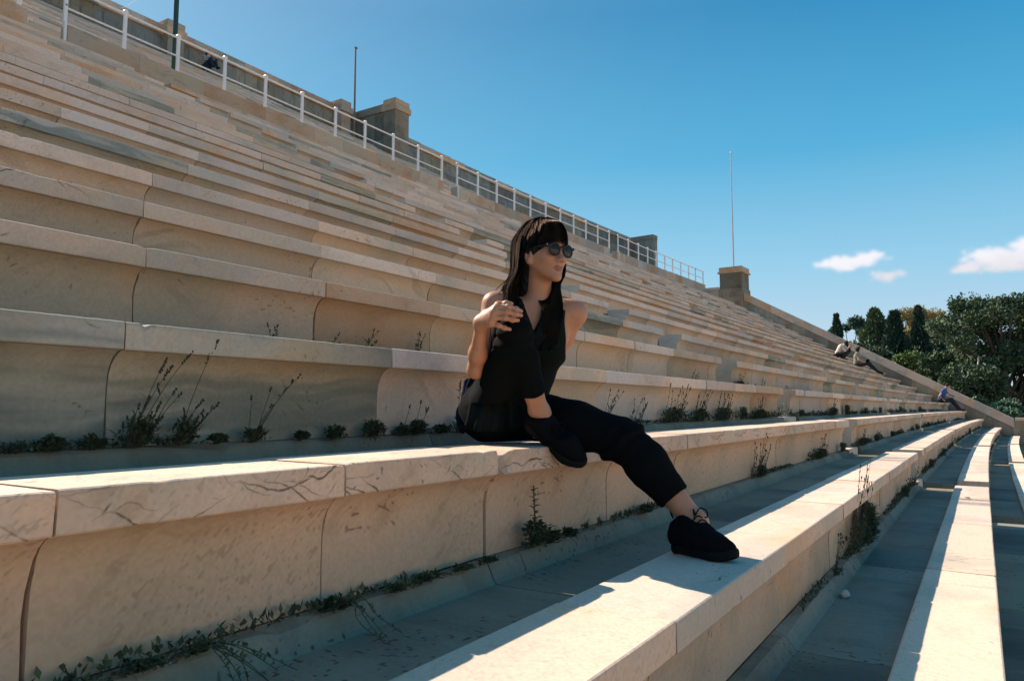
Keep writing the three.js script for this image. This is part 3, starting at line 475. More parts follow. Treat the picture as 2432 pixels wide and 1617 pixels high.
{
  const R = J.right, U = J.up, F = J.fwd, woman = thing('person', 'woman in black clothes and sunglasses sitting on the bench with one knee up', 'person');
  // torso: chest turned to the camera and a little to the right
  const chestF = nrm([-F[0] * .95 + R[0] * .30, .06, -F[2] * .95 + R[2] * .30]), spine = nrm(sub3(J.neck, J.waist)), chestR = nrm(crs(spine, chestF)); // chestR: her left-right axis in the picture plane
  const latS = nrm(sub3(J.shL, J.shR)), latH = nrm(sub3(J.hipL, J.hipR));
  const torsoBones = [
    cap(add(J.waist, latS, -.055), add(J.chest, latS, -.075), .078, .085), cap(add(J.waist, latS, .055), add(J.chest, latS, .075), .078, .085),
    cap(add(J.pelvis, latH, -.07), add(J.waist, latS, -.055), .108, .078), cap(add(J.pelvis, latH, .07), add(J.waist, latS, .055), .105, .078),
    cap(add(J.chest, latS, -.07), add(J.shR, latS, .04), .08, .046), cap(add(J.chest, latS, .07), add(J.shL, latS, -.04), .08, .046),
    ell(add(add(J.chest, chestF, .062), latS, .06), [.06, .058, .052]), ell(add(add(J.chest, chestF, .062), latS, -.07), [.06, .058, .052])];
  const torso = union([cap(add(J.waist, latS, -.035), add(J.chest, latS, -.06), .06, .076), cap(add(J.waist, latS, .035), add(J.chest, latS, .06), .06, .076), ...torsoBones.slice(4)], .06);
  const shoulders = union([cap(J.shR, add(J.neck, [0, -.035, 0]), .046, .05), cap(J.shL, add(J.neck, [0, -.035, 0]), .046, .05), cap(add(J.chest, [0, .04, 0]), add(J.neck, [0, -.03, 0]), .075, .055)], .05);
  const headC = J.head, hF = nrm([-F[0] * .766 + R[0] * .643, -.055, -F[2] * .766 + R[2] * .643]), up0 = nrm(add(U, R, .075)), hR = nrm(crs(up0, hF)), hU = crs(hF, hR); // hR: her left
  const H = (x, y, z) => [headC[0] + hR[0] * x + hU[0] * y + hF[0] * z, headC[1] + hR[1] * x + hU[1] * y + hF[1] * z, headC[2] + hR[2] * x + hU[2] * y + hF[2] * z];
  const neckB = cap(H(0, -.085, -.022), add(J.neck, [0, -.01, 0]), .050, .053);
  const clav = [cap(add(J.neck, chestF, .045), add(add(J.shL, chestF, .025), latS, -.06), .010, .010), cap(add(J.neck, chestF, .045), add(add(J.shR, chestF, .025), latS, .06), .010, .010)];
  // head
  const AX = [hR, hU, hF];
  const he = (x, y, z, a, b, c) => ell(H(x, y, z), [a, b, c], AX), hc = (a, b, ra, rb) => cap(H(...a), H(...b), ra, rb);
  const skull = union([he(0, .025, -.018, .077, .100, .100), he(0, -.040, .024, .058, .080, .064)], .05);
  const jaw = union([hc([.050, -.052, .004], [.012, -.106, .070], .017, .014), hc([-.050, -.052, .004], [-.012, -.106, .070], .017, .014), he(0, -.109, .079, .0155, .0135, .0135), he(.037, -.033, .054, .024, .020, .024), he(-.037, -.033, .054, .024, .020, .024), he(0, -.072, .064, .024, .024, .022)], .022);
  const nose = union([hc([0, .004, .084], [0, -.036, .108], .0075, .0092), he(0, -.041, .109, .0102, .0092, .0105), he(.0118, -.044, .097, .0078, .0074, .0095), he(-.0118, -.044, .097, .0078, .0074, .0095), hc([0, -.047, .096], [0, -.06, .088], .0045, .006)], .012);
  const brow = union([hc([.012, .017, .083], [.045, .017, .066], .0085, .008), hc([-.012, .017, .083], [-.045, .017, .066], .0085, .008)], .01);
  const base0 = (x, y, z) => smin(skull(x, y, z), jaw(x, y, z), .028), surfZ = (x, y) => { let z = .16; while (z > .02 && base0(...H(x, y, z)) > 0) z -= .0006; return z; };
  const zm = surfZ(0, -.0745), zs = surfZ(.016, -.0745);
  const lipU = union([he(.0075, -.0695, zm - .0035, .0125, .0050, .0085), he(-.0075, -.0695, zm - .0035, .0125, .0050, .0085), hc([.013, -.0715, zs + .001], [.0225, -.0738, zs - .0035], .0038, .0022), hc([-.013, -.0715, zs + .001], [-.0225, -.0738, zs - .0035], .0038, .0022)], .004), lipL = union([he(0, -.0805, zm - .0035, .0165, .0062, .0088), hc([.010, -.0790, zs], [.0205, -.0752, zs - .0035], .0040, .0022), hc([-.010, -.0790, zs], [-.0205, -.0752, zs - .0035], .0040, .0022)], .004);
  const ear = sg => { const e = he(sg * .079, -.022, -.006, .010, .033, .020), hole = he(sg * .089, -.018, -.002, .008, .018, .011), lobe = he(sg * .076, -.05, .002, .009, .011, .009); return (x, y, z) => smin(smax(e(x, y, z), -hole(x, y, z), .008), lobe(x, y, z), .012); };
  const earA = ear(1), earB = ear(-1), sockets = [he(.034, -.004, .094, .018, .010, .016), he(-.034, -.004, .094, .018, .010, .016)], nostr = [he(.0065, -.0515, .104, .0042, .004, .005), he(-.0065, -.0515, .104, .0042, .004, .005)];
  const eyes = [he(.033, -.004, .072, .0135, .0135, .0135), he(-.033, -.004, .072, .0135, .0135, .0135)];
  const headF = (x, y, z) => {
    let d = smin(skull(x, y, z), jaw(x, y, z), .028); if (d > .12) return d - .03;
    d = smin(d, brow(x, y, z), .014); for (const s of sockets) d = smax(d, -s(x, y, z), .016); for (const e of eyes) d = smin(d, e(x, y, z), .006);
    d = smin(d, nose(x, y, z), .012); for (const s of nostr) d = smax(d, -s(x, y, z), .003);
    d = smin(d, Math.min(lipU(x, y, z), lipL(x, y, z)), .004);
    d = smin(d, earA(x, y, z), .008); d = smin(d, earB(x, y, z), .008); return d;
  };
  // limbs
  const armR = union([cap(J.shR, J.elR, .046, .031), cap(J.elR, lp(J.elR, J.wrR, .35), .030, .033), cap(lp(J.elR, J.wrR, .35), J.wrR, .033, .0225)], .03);
  const armL = union([cap(J.shL, lp(J.shL, J.elL, .4), .050, .043), cap(lp(J.shL, J.elL, .4), J.elL, .043, .036), cap(J.elL, J.wrL, .036, .026), cap(J.wrL, add(J.wrL, [.03, -.062, -.07]), .026, .022)], .03);
  const ankR = union([cap(lp(J.knR, J.anR, .55), J.anR, .044, .036), cap(J.anR, lp(J.heelR, J.toeR, .12), .036, .022), cap(J.anR, lp(J.heelR, J.toeR, .5), .033, .024)], .03);
  const ankL = union([cap(lp(J.knL, J.anL, .62), J.anL, .052, .040), cap(J.anL, lp(J.heelL, J.toeL, .2), .04, .035), cap(J.anL, lp(J.heelL, J.toeL, .55), .036, .03)], .03);
  // right hand spread over the knee
  const fr = { t: [.018, .0132, .0112, .0085], i: [.0118, .0097, .0087, .0073], m: [.0118, .0100, .0089, .0074], r: [.0114, .0095, .0085, .0070], p: [.0104, .0085, .0077, .0064] };
  const palm = union([cap(J.wrR, J.i0, .022, .0155), cap(J.wrR, J.m0, .022, .0155), cap(J.wrR, J.r0, .022, .015), cap(J.wrR, J.p0, .022, .0145), cap(J.wrR, J.t0, .022, .020)], .018);
  const fingers = Object.keys(fr).map(f => union([...chain([0, 1, 2, 3].map(i => J[f + i]), fr[f]), ...[0, 1, 2].map(i => ell(add(J[f + i], F, -.002), [fr[f][i] * 1.06, fr[f][i] * 1.06, fr[f][i] * 1.06]))], .006));
  const hand = (x, y, z) => { let d = palm(x, y, z); if (d > .25) return d - .1; let m = 1e9; for (const g of fingers) m = Math.min(m, g(x, y, z)); return smin(d, m, .007); };
  const skinF = (x, y, z) => {
    let d = torso(x, y, z); d = smin(d, shoulders(x, y, z), .05); d = smin(d, neckB(x, y, z), .035); for (const c of clav) d = smin(d, c(x, y, z), .014);
    d = smin(d, headF(x, y, z), .022); d = smin(d, armL(x, y, z), .035);
    let a = smin(armR(x, y, z), hand(x, y, z), .018); d = smin(d, a, .012); d = Math.min(d, ankR(x, y, z), ankL(x, y, z)); return d;
  };
  const skinCol = (x, y, z) => {
    const l = Math.min(lipU(x, y, z), lipL(x, y, z)), q = smooth(.0022, .0002, l), p = sub3([x, y, z], headC), cx = dot3(p, hR), cy = dot3(p, hU), cz = dot3(p, hF), ck = cz > 0 ? Math.exp(-(((Math.abs(cx) - .042) / .022) ** 2) - ((cy + .04) / .025) ** 2) : 0;
    const n = .95 + .1 * noise3(x * 60, y * 60, z * 60), bw = cz > .05 ? smooth(.004, .001, Math.hypot(Math.max(0, Math.abs(Math.abs(cx) - .03) - .018), cy - .02)) : 0;
    return [lerp(lerp(1, .98, ck * .5) * n,   .66, q) * (1 - .85 * bw), lerp(lerp(1, .86, ck * .5) * n, .50, q) * (1 - .88 * bw), lerp(lerp(1, .84, ck * .5) * n, .56, q) * (1 - .88 * bw)];
  };
  // one field, meshed finer at the head and the hand
  const boxOf = (pts, m) => { const lo = [1e9, 1e9, 1e9], hi = [-1e9, -1e9, -1e9]; for (const p of pts) for (let i = 0; i < 3; i++) { lo[i] = Math.min(lo[i], p[i] - m); hi[i] = Math.max(hi[i], p[i] + m); } return [lo, hi]; };
  const hb = boxOf([H(0, 0, 0)], .155); hb[0][1] = headC[1] - .165; const nb = boxOf([J.t1, J.i0, J.i3, J.m3, J.p0, J.p3, J.r3, J.wrR], .03);
  const inB = (b, x, y, z, m) => x > b[0][0] + m && x < b[1][0] - m && y > b[0][1] + m && y < b[1][1] - m && z > b[0][2] + m && z < b[1][2] - m;
  const bodyGeo = sdfGeo(skinF, ...boxOf([J.shR, J.elR, J.shL, J.elL, J.wrL, J.anL, J.anR, J.heelL, J.toeL, J.pelvis, J.knR, J.head], .14), .0085, skinCol);
  const strip = (geo, keep) => { const ix = geo.index.array, P = geo.attributes.position, o = []; for (let i = 0; i < ix.length; i += 3) { const x = (P.getX(ix[i]) + P.getX(ix[i + 1]) + P.getX(ix[i + 2])) / 3, y = (P.getY(ix[i]) + P.getY(ix[i + 1]) + P.getY(ix[i + 2])) / 3, z = (P.getZ(ix[i]) + P.getZ(ix[i + 1]) + P.getZ(ix[i + 2])) / 3; if (keep(x, y, z)) o.push(ix[i], ix[i + 1], ix[i + 2]); } geo.setIndex(o); return geo; };
  strip(bodyGeo, (x, y, z) => !inB(hb, x, y, z, .006) && !inB(nb, x, y, z, .006) );
  const body = part('body', mergeGeometries([bodyGeo, sdfGeo(skinF, hb[0], hb[1], .0026, skinCol), sdfGeo(skinF, nb[0], nb[1], .0028, skinCol)]), M.skin, woman);

  // tank top: loose over the torso, deep V at the neck, cut back at the arms
  const vLow = add(add(J.chest, chestF, .10), U, .010), nkR = add(J.neck, latS, 0);
  const foldO = add(add(J.shR, latS, .02), [0, -.09, 0]);
  const topBase = union([...torsoBones, cap(add(J.chest, latS, -.055), add(add(J.shR, latS, .075), chestF, .0), .07, .04), cap(add(J.chest, latS, .055), add(add(J.shL, latS, -.065), chestF, .0), .07, .04), cap(add(J.chest, latS, .05), add(add(J.neck, latS, .075), [0, -.02, 0]), .085, .058), cap(add(J.chest, latS, -.05), add(add(J.neck, latS, -.075), [0, -.02, 0]), .085, .058),
    cap(add(add(J.waist, latS, -.075), F, .04), add(add(J.pelvis, R, -.055), U, .0), .055, .085)], .06);
  const topF = (x, y, z) => {
    const p = [x, y, z], q = sub3(p, foldO), ang = Math.atan2(dot3(q, R), -dot3(q, U)), rr = Math.hypot(dot3(q, R), dot3(q, U));
    let d0 = topBase(x, y, z); if (d0 > .1) return d0 - .03;
    const side = smooth(.10, -.02, dot3(sub3(p, J.waist), R)), low = smooth(.02, .2, rr);
    const f = (.0085 * Math.sin(ang * 34 + 3 * noise3(x * 9, y * 4, z * 9)) * side * low + .010 * (fbm3(x * 9, y * 7, z * 9, 3) - .5));
    let d = d0 - .017 - f;
    const v = sub3(p, J.vee), vu = dot3(v, spine), vr = dot3(v, latS); // deep V neckline
    if (dot3(sub3(p, J.chest), chestF) > -.02) d = smax(d, -Math.max(Math.abs(vr) - .50 * Math.max(vu, 0), -vu), .004);
    const lc = dot3(sub3(p, J.chest), latS), hc2 = dot3(sub3(p, J.chest), spine); // cut-in armholes leave a strap on either side
    const lim = lerp(.122, .102, smooth(.0, .12, hc2)) + .12 * smooth(.02, -.16, hc2); d = smax(d, Math.abs(lc) - lim, .02);
    d = smax(d, dot3(sub3(p, add(J.neck, [0, .02, 0])), spine), .006);
    d = smax(d, -(dot3(sub3(p, add(J.pelvis, [0, -.06, 0])), U)), .006); return d;
  };
  part('tank_top', sdfGeo(topF, ...boxOf([J.shR, J.shL, J.pelvis, J.chest, J.waist], .21), .0065), M.blackTop, woman);
  // trousers
  const legR = union([cap(J.hipR, lp(J.hipR, J.knR, .5), .096, .078), cap(lp(J.hipR, J.knR, .5), J.knR, .074, .055), cap(J.knR, lp(J.knR, J.anR, .35), .054, .056), cap(lp(J.knR, J.anR, .35), J.anR, .056, .046)], .026);
  const kL = J.knL, legL = union([cap(J.hipL, lp(J.hipL, kL, .5), .102, .098), cap(lp(J.hipL, kL, .5), kL, .098, .076), cap(kL, lp(kL, J.anL, .3), .075, .076), cap(lp(kL, J.anL, .3), J.anL, .078, .055), ell(add(lp(kL, J.hipL, .1), [0, -.055, -.01]), [.05, .04, .05])], .04);
  const seat = union([cap(add(J.pelvis, latH, -.06), add(J.pelvis, latH, .06), .118, .116), cap(add(add(J.pelvis, latH, -.03), [0, .02, -.03]), J.waist, .11, .09)], .05);
  const cutR = J.cuffR, cutL = J.cuffL, dirR = nrm(sub3(J.anR, J.knR)), dirL = nrm(sub3(J.anL, J.knL));
  const trF = (x, y, z) => {
    const p = [x, y, z]; let a = legR(x, y, z), b = legL(x, y, z), c = seat(x, y, z); if (Math.min(a, b, c) > .09) return Math.min(a, b, c) - .02;
    const tR = dot3(sub3(p, J.knR), dirR), tL = dot3(sub3(p, J.knL), dirL);
    const fl = .013 * (fbm3(x * 11, y * 11, z * 11, 3) - .5), kn = .007 * Math.sin(tL * 110 + 4 * noise3(x * 14, y * 14, z * 14)) * Math.exp(-((tL / .05) ** 2)), kr = .005 * Math.sin(tR * 120 + 4 * noise3(x * 14, y * 14, z * 14)) * Math.exp(-((tR / .06) ** 2));
    const hR2 = Math.hypot(...sub3(p, add(J.knR, dirR, tR))), hL2 = Math.hypot(...sub3(p, add(J.knL, dirL, tL))), eR = dot3(sub3(p, cutR), dirR), eL = dot3(sub3(p, cutL), dirL);
    a = smax(a - kr - fl, eR, .005); b = smax(b - kn - fl, eL, .005); c -= fl;
    a = smax(a, -Math.max(hR2 - .041, -(eR + .03)), .003); b = smax(b, -Math.max(hL2 - .047, -(eL + .03)), .003); // hollow at the cuffs
    let d = Math.min(smin(a, c, .04), smin(b, c, .04)); return smax(d, .004 - y - (z > -.01 ? 1 : 0), .008);
  };
  part('trousers', sdfGeo(trF, ...boxOf([J.hipR, J.hipL, J.knR, J.knL, J.anL, J.pelvis, J.waist], .15), .006), M.blackTrousers, woman);

  // shoes: last built round heel, ball and toe
  function shoe(heel, toe, ankle, upv, hc3 = 1) {
    const f = nrm(sub3(toe, heel)), u = nrm(sub3(upv, [f[0] * dot3(upv, f), f[1] * dot3(upv, f), f[2] * dot3(upv, f)])), l = crs(u, f), L = Math.hypot(...sub3(toe, heel));
    const S = (x, y, z) => [heel[0] + l[0] * x + u[0] * y + f[0] * z * L, heel[1] + l[1] * x + u[1] * y + f[1] * z * L, heel[2] + l[2] * x + u[2] * y + f[2] * z * L];
    const g = new THREE.Group(); g.name = numbered('shoe'); woman.add(g);
    const sole = union([cap(S(0, .022, .13), S(.004, .022, .5), .041, .041), cap(S(.004, .022, .5), S(.0, .024, .74), .043, .051), cap(S(0, .024, .74), S(.004, .030, .90), .050, .038)], .02), ax = [l, u, f];
    const soleF = (x, y, z) => { const h = dot3(sub3([x, y, z], heel), u), t = dot3(sub3([x, y, z], heel), f) / L; return smax(smax(sole(x, y, z), h - .036 - .014 * smooth(.85, 1.02, t), .006), -(h - .002 - .014 * smooth(.82, 1.05, t) ** 2), .006); };
    const upper = union([cap(S(0, .062, .10), S(0, .058, .35), .040, .042), cap(S(0, .058, .35), S(0, .047, .70), .044, .043), cap(S(0, .045, .70), S(.003, .040, .89), .043, .033), cap(S(0, .07, .11), S(0, .135 * hc3, .11), .040, .035), cap(S(0, .07 * hc3, .40), S(0, .145 * hc3, .28), .040, .036), cap(S(0, .056, .60), S(0, .118 * hc3, .40), .033, .030)], .035);
    const up2 = nrm(sub3(ankle, S(0, .03, .22))), rim = S(0, .132 * hc3, .2), upperF = (x, y, z) => { const h = dot3(sub3([x, y, z], heel), u), t = dot3(sub3([x, y, z], heel), f) / L, p = [x, y, z]; let d = upper(x, y, z) - .002 * (fbm3(x * 60, y * 60, z * 60, 2) - .5); d = smax(d, -(h - .032), .004); d = smax(d, dot3(sub3(p, rim), nrm(add(u, f, -.05))) - .006 - .014 * Math.cos((t - .22) * 13), .006); const rr = Math.hypot(...sub3(sub3(p, ankle), [up2[0] * dot3(sub3(p, ankle), up2), up2[1] * dot3(sub3(p, ankle), up2), up2[2] * dot3(sub3(p, ankle), up2)])); return smax(d, -Math.max(rr - .041, -(h - .075 * hc3)), .006); };
    const bb = boxOf([S(0, 0, 0), S(0, 0, 1), S(0, .12, .2)], .06);
    part('sole', sdfGeo(soleF, ...bb, .0045), M.sole, g); part('upper', sdfGeo(upperF, ...bb, .0045), M.blackMesh, g);
    const lace = []; for (let i = 0; i < 5; i++) { const t = .40 + i * .065, y = .150 * (hc3 + .06) - .009 - i * .0115, w = .024; lace.push(new THREE.TubeGeometry(new THREE.CatmullRomCurve3([V(S(-w, y - .012, t)), V(S(-w * .3, y + .001, t + .015)), V(S(w * .3, y + .002, t + .03)), V(S(w, y - .010, t + .045))]), 10, .0028, 6)); }
    for (const sg of [-1, 1]) lace.push(new THREE.TubeGeometry(new THREE.CatmullRomCurve3([V(S(0, .155 * hc3, .38)), V(S(sg * .020, .180 * hc3, .40)), V(S(sg * .040, .170 * hc3, .46)), V(S(sg * .038, .146 * hc3, .47)), V(S(sg * .014, .148 * hc3, .41))]), 16, .0026, 6));
    part('shoelace', mergeGeometries(lace), M.blackMesh, g);
    part('heel_loop', new THREE.TubeGeometry(new THREE.CatmullRomCurve3([V(S(.006, .125, -.03)), V(S(.004, .158, -.09)), V(S(-.004, .164, -.06)), V(S(-.006, .135, -.02))]), 12, .0035, 6), M.blackMesh, g);
    return g;
  }
  shoe(J.heelL, J.toeL, J.anL, [0, 1, 0], .96);
  const rf = nrm(sub3(J.toeR, J.heelR)); shoe(add(J.heelR, rf, -.035), add(J.toeR, rf, .036), J.anR, nrm(add(sub3(J.knR, J.anR), add(U, F, -.25), .5)), .54);

  // sunglasses
  const gl = new THREE.Group(); gl.name = numbered('sunglasses'); woman.add(gl);
  const basis = new THREE.Matrix4().makeBasis(V(hR), V(hU), V(hF)).setPosition(V(headC)), put = (geo, m) => geo.applyMatrix4(m).applyMatrix4(basis);
  const fr2 = []; const loc = (x, y, z, ry = 0) => new THREE.Matrix4().makeTranslation(x, y, z).multiply(new THREE.Matrix4().makeRotationY(ry));
  for (const sg of [-1, 1]) {
    fr2.push(put(new THREE.TorusGeometry(.0240, .0036, 10, 40).scale(1.06, 1, .8), loc(sg * .0365, -.004, .101, sg * .10)));
    const lens = put(new THREE.SphereGeometry(.12, 24, 12, 0, Math.PI * 2, 0, .206).rotateX(Math.PI / 2).translate(0, 0, -.1175), loc(sg * .0365, -.004, .101, sg * .10)); part('lens', lens, M.lens, gl);
    const tp = [H(sg * .066, .006, .098), H(sg * .074, .006, .085), H(sg * .080, .004, .03), H(sg * .082, -.002, -.01), H(sg * .082, -.018, -.03)].map(V);
    part('temple_arm', new THREE.TubeGeometry(new THREE.CatmullRomCurve3(tp), 20, .0042, 8), M.shell, gl);
    fr2.push(put(new THREE.SphereGeometry(.006, 10, 8).scale(1.5, 1, .8), loc(sg * .066, .008, .099)));
  }
  fr2.push(new THREE.TubeGeometry(new THREE.CatmullRomCurve3([H(-.0125, .004, .104), H(0, .009, .108), H(.0125, .004, .104)].map(V)), 10, .0038, 8));
  part('frame', mergeGeometries(fr2), M.shell, gl);

  // hair: a cap over the skull, a fringe and long straight locks falling over both shoulders
  const hr = new THREE.Group(); hr.name = numbered('hair'); woman.add(hr);
  const capIn = he(0, .028, -.022, .092, .108, .112), faceCut = he(0, -.075, .115, .082, .112, .090), nape = hc([0, -.02, -.065], [0, -.22, -.10], .07, .052);
  const capF = (x, y, z) => { let d = smin(capIn(x, y, z), nape(x, y, z), .04); if (d > .08) return d - .02; const p = sub3([x, y, z], headC), a = Math.atan2(dot3(p, hR), dot3(p, hF)); d -= .0010 * Math.sin(a * 60 + noise3(x * 20, y * 5, z * 20) * 5); d = smax(d, -faceCut(x, y, z), .012); return d; };
  part('scalp_hair', sdfGeo(capF, ...boxOf([H(0, 0, -.03), H(0, -.2, -.075)], .15), .0045), M.scalp, hr);
  const r = rng(4242), strands = [], fringe = [];
  const ribbon = (pts, w0, w1, th, col) => { // flattened tapering lock
    const curve = new THREE.CatmullRomCurve3(pts), n = 22, fs = 7, P = [], Nn = [], C = [], I = [];
    for (let i = 0; i <= n; i++) {
      const t = i / n, c = curve.getPoint(t), tn = curve.getTangent(t), out = c.clone().sub(V(H(0, -.05, -.02))); out.addScaledVector(tn, -out.dot(tn)).normalize(); const sd = new THREE.Vector3().crossVectors(tn, out), w = lerp(w0, w1, t * t), tk = th * (1 - .55 * t);
      for (let k = 0; k < fs; k++) { const a = k / fs * Math.PI * 2, ca = Math.cos(a), sa = Math.sin(a); P.push(c.x + sd.x * ca * w + out.x * sa * tk, c.y + sd.y * ca * w + out.y * sa * tk, c.z + sd.z * ca * w + out.z * sa * tk); const nn = sd.clone().multiplyScalar(ca / w).addScaledVector(out, sa / tk).normalize(); Nn.push(nn.x, nn.y, nn.z); C.push(...col); }
      if (i) for (let k = 0; k < fs; k++) { const a = (i - 1) * fs + k, b = (i - 1) * fs + (k + 1) % fs, c2 = a + fs, d = b + fs; I.push(a, b, c2, b, d, c2); }
    }
    const g = new THREE.BufferGeometry(); g.setAttribute('position', new THREE.Float32BufferAttribute(P, 3)); g.setAttribute('normal', new THREE.Float32BufferAttribute(Nn, 3)); g.setAttribute('color', new THREE.Float32BufferAttribute(C, 3)); g.setIndex(I); return g;
  };
  const colr = () => { const k = .7 + r() * .6; return [k, k, k]; };
  for (let i = 0; i < 120; i++) { // fringe: fine, slightly parted over the brow
    const a = lerp(-1.12, 1.15, (i + r()) / 120), x = Math.sin(a), z = Math.cos(a), rr = 1 + (r() - .5) * .03, e = .014 + r() * .020 - .024 * Math.pow(Math.abs(a), 3) + (Math.abs(a + .1) < .05 ? .014 : 0);
    fringe.push(ribbon([H(x * .02, .139, .0), H(x * .060 * rr, .124, .060 * z), H(x * .081 * rr, .08, -.012 + .110 * z), H(x * .087 * rr, .045, -.012 + .117 * z), H(x * .085 * rr + (r() - .5) * .010, e, -.012 + .117 * z)].map(V), .0038, .0009, .0022, colr()));
  }
  for (let i = 0; i < 150; i++) { // temple locks swept back over the ears
    const sg = i % 4 === 0 ? 1 : -1, a = sg * (.86 + r() * .50), x = Math.sin(a), z = Math.cos(a), lay = 1 + (r() - .4) * .06, e = r() * .03;
    fringe.push(ribbon([H(x * .018, .139, -.005), H(x * .062 * lay, .121, -.012 + z * .065), H(x * .090 * lay, .07, -.018 + z * .110 * lay), H(x * .097 * lay, .018, -.034 + z * .112 * lay), H(sg * .093 * lay, -.006 - e * .5, -.008 - e), H(sg * .095, -.055, -.055 - e), H(sg * .090, -.13, -.07 - e)].map(V),   .0042, .0014, .0024, colr()));
  }
  for (let i = 0; i < 520; i++) { // long locks round the sides and the back
    const q = r(), sgn = q < .58 ? -1 : 1, a = sgn * lerp(sgn < 0 ? 1.25 : 1.0, 3.05, Math.pow(r(), .9)), x = Math.sin(a), z = Math.cos(a), lay = 1 + (r() - .3) * .11;
    const shoulderR = sgn < 0, len = .27 + r() * .13, tuck = shoulderR && Math.abs(a) < 1.9 ? smooth(1.9, 1.3, Math.abs(a)) : 0; // tucked behind the ear on her right
    const p = [H(x * .015, .140 + r() * .003, -.01), H(x * .063 * lay, .118, -.018 + z * .07), H(x * .093 * lay, .055, -.024 + z * .112 * lay - tuck * .012), H(x * .096 * lay, -.012, -.026 + z * .112 * lay - tuck * .050), H(x * .100 * lay, -.085, -.026 + z * .104 * lay - tuck * .058)];
    let e1, e2, e3; const j1 = (r() - .5) * .02, j2 = (r() - .5) * .03;
    if (shoulderR) { // her right side: down in front of the shoulder, the outer ones blown away to the left
      const wild = i % 9 === 0 ? 1 : 0, base = add(p[4], R, -.010 - .02 * r() - wild * .05 * r() + tuck * .02);
      e1 = add(add(base, [0, -.085, 0]), F, -.012 + j1); e2 = add(add(add(base, [0, -.085 - len * .38, 0]), R, .000 + j2 - wild * .05), F, -.035); e3 = add(add(add(base, [0, -.085 - len * .78, 0]), R, .030 + j2 * 1.3 - wild * .09), F, -.05);
    } else { // her left side: straight down beside the neck on to the chest
      const tgt = add(add(J.chest, chestF, .125), R, .030 + j1 * 2.4 + x * .035), s0 = add(p[4], R, -.010); e1 = lp(s0, add(tgt, [0, .12, 0]), .45); e2 = add(tgt, [j1, .085, 0]); e3 = add(add(tgt, R, -.035 + j2), [0, .09 - len * .42, 0]);
    }
    const out = shoulderR ? clamp(-x * .5 - z * .6) : 0; // outward weight of the locks on her right
    strands.push(ribbon([...p, e1, e2, e3].map(V), .0045, .0009, .0026, colr()));
  }
  for (let i = 0; i < 90; i++) { // outermost locks on her right, backlight painted in as a lighter brown
    const a = -lerp(1.55, 2.5, r()), x = Math.sin(a), z = Math.cos(a), lay = 1.075 + r() * .05, y0 = r() * .10, j2 = (r() - .5) * .03;
    const p = [H(x * .050 * lay, .128 - y0 * .2, -.018 + z * .06), H(x * .093 * lay, .055, -.026 + z * .112 * lay), H(x * .099 * lay, -.015, -.030 + z * .112 * lay), H(x * .103 * lay, -.085, -.034 + z * .104 * lay)], base = add(p[3], R, -.018 - .02 * r());
    strands.push(ribbon([...p, add(add(base, [0, -.08, 0]), F, -.012), add(add(add(base, [0, -.19, 0]), R, j2), F, -.035), add(add(add(base, [0, -.26 - r() * .09, 0]), R, .022 + j2 * 1.4), F, -.05)].map(V), .0034, .0007, .0018, [1.5, 1.35, 1.25]));
  }
  for (let i = 0; i < 26; i++) { // flyaway hairs blown to the left, in the same painted backlight tint
    const y = -.02 - r() * .16, b = H(-.085, y, -.05), o = .03 + r() * .07; strands.push(ribbon([H(-.06, .10, -.04), H(-.094, .03, -.05), b, add(add(b, R, -o * .45), [0, -.07, 0]), add(add(b, R, -o), [0, -.13 - r() * .06, 0])].map(V), .0014, .0005, .0011, [1.5, 1.35, 1.25]));
  }
  part('fringe', mergeGeometries(fringe), M.hair, hr); part('long_hair', mergeGeometries(strands), M.hair, hr);
  // cloth tucked behind her hip
  const bp = add(add(J.pelvis, R, -.158), F, .03), bf = union([cap(add(bp, U, -.02), add(add(bp, U, .13), R, .02), .026, .016), cap(add(bp, U, -.075), add(bp, U, .0), .014, .026)], .02);
  tag(part('jacket', sdfGeo((x, y, z) => bf(x, y, z) - .008 * (fbm3(x * 30, y * 14, z * 30, 2) - .5), ...boxOf([bp], .2), .006), M.blueCloth, scene), 'dark blue bundled jacket showing behind the seated woman\'s hip', 'jacket');
}
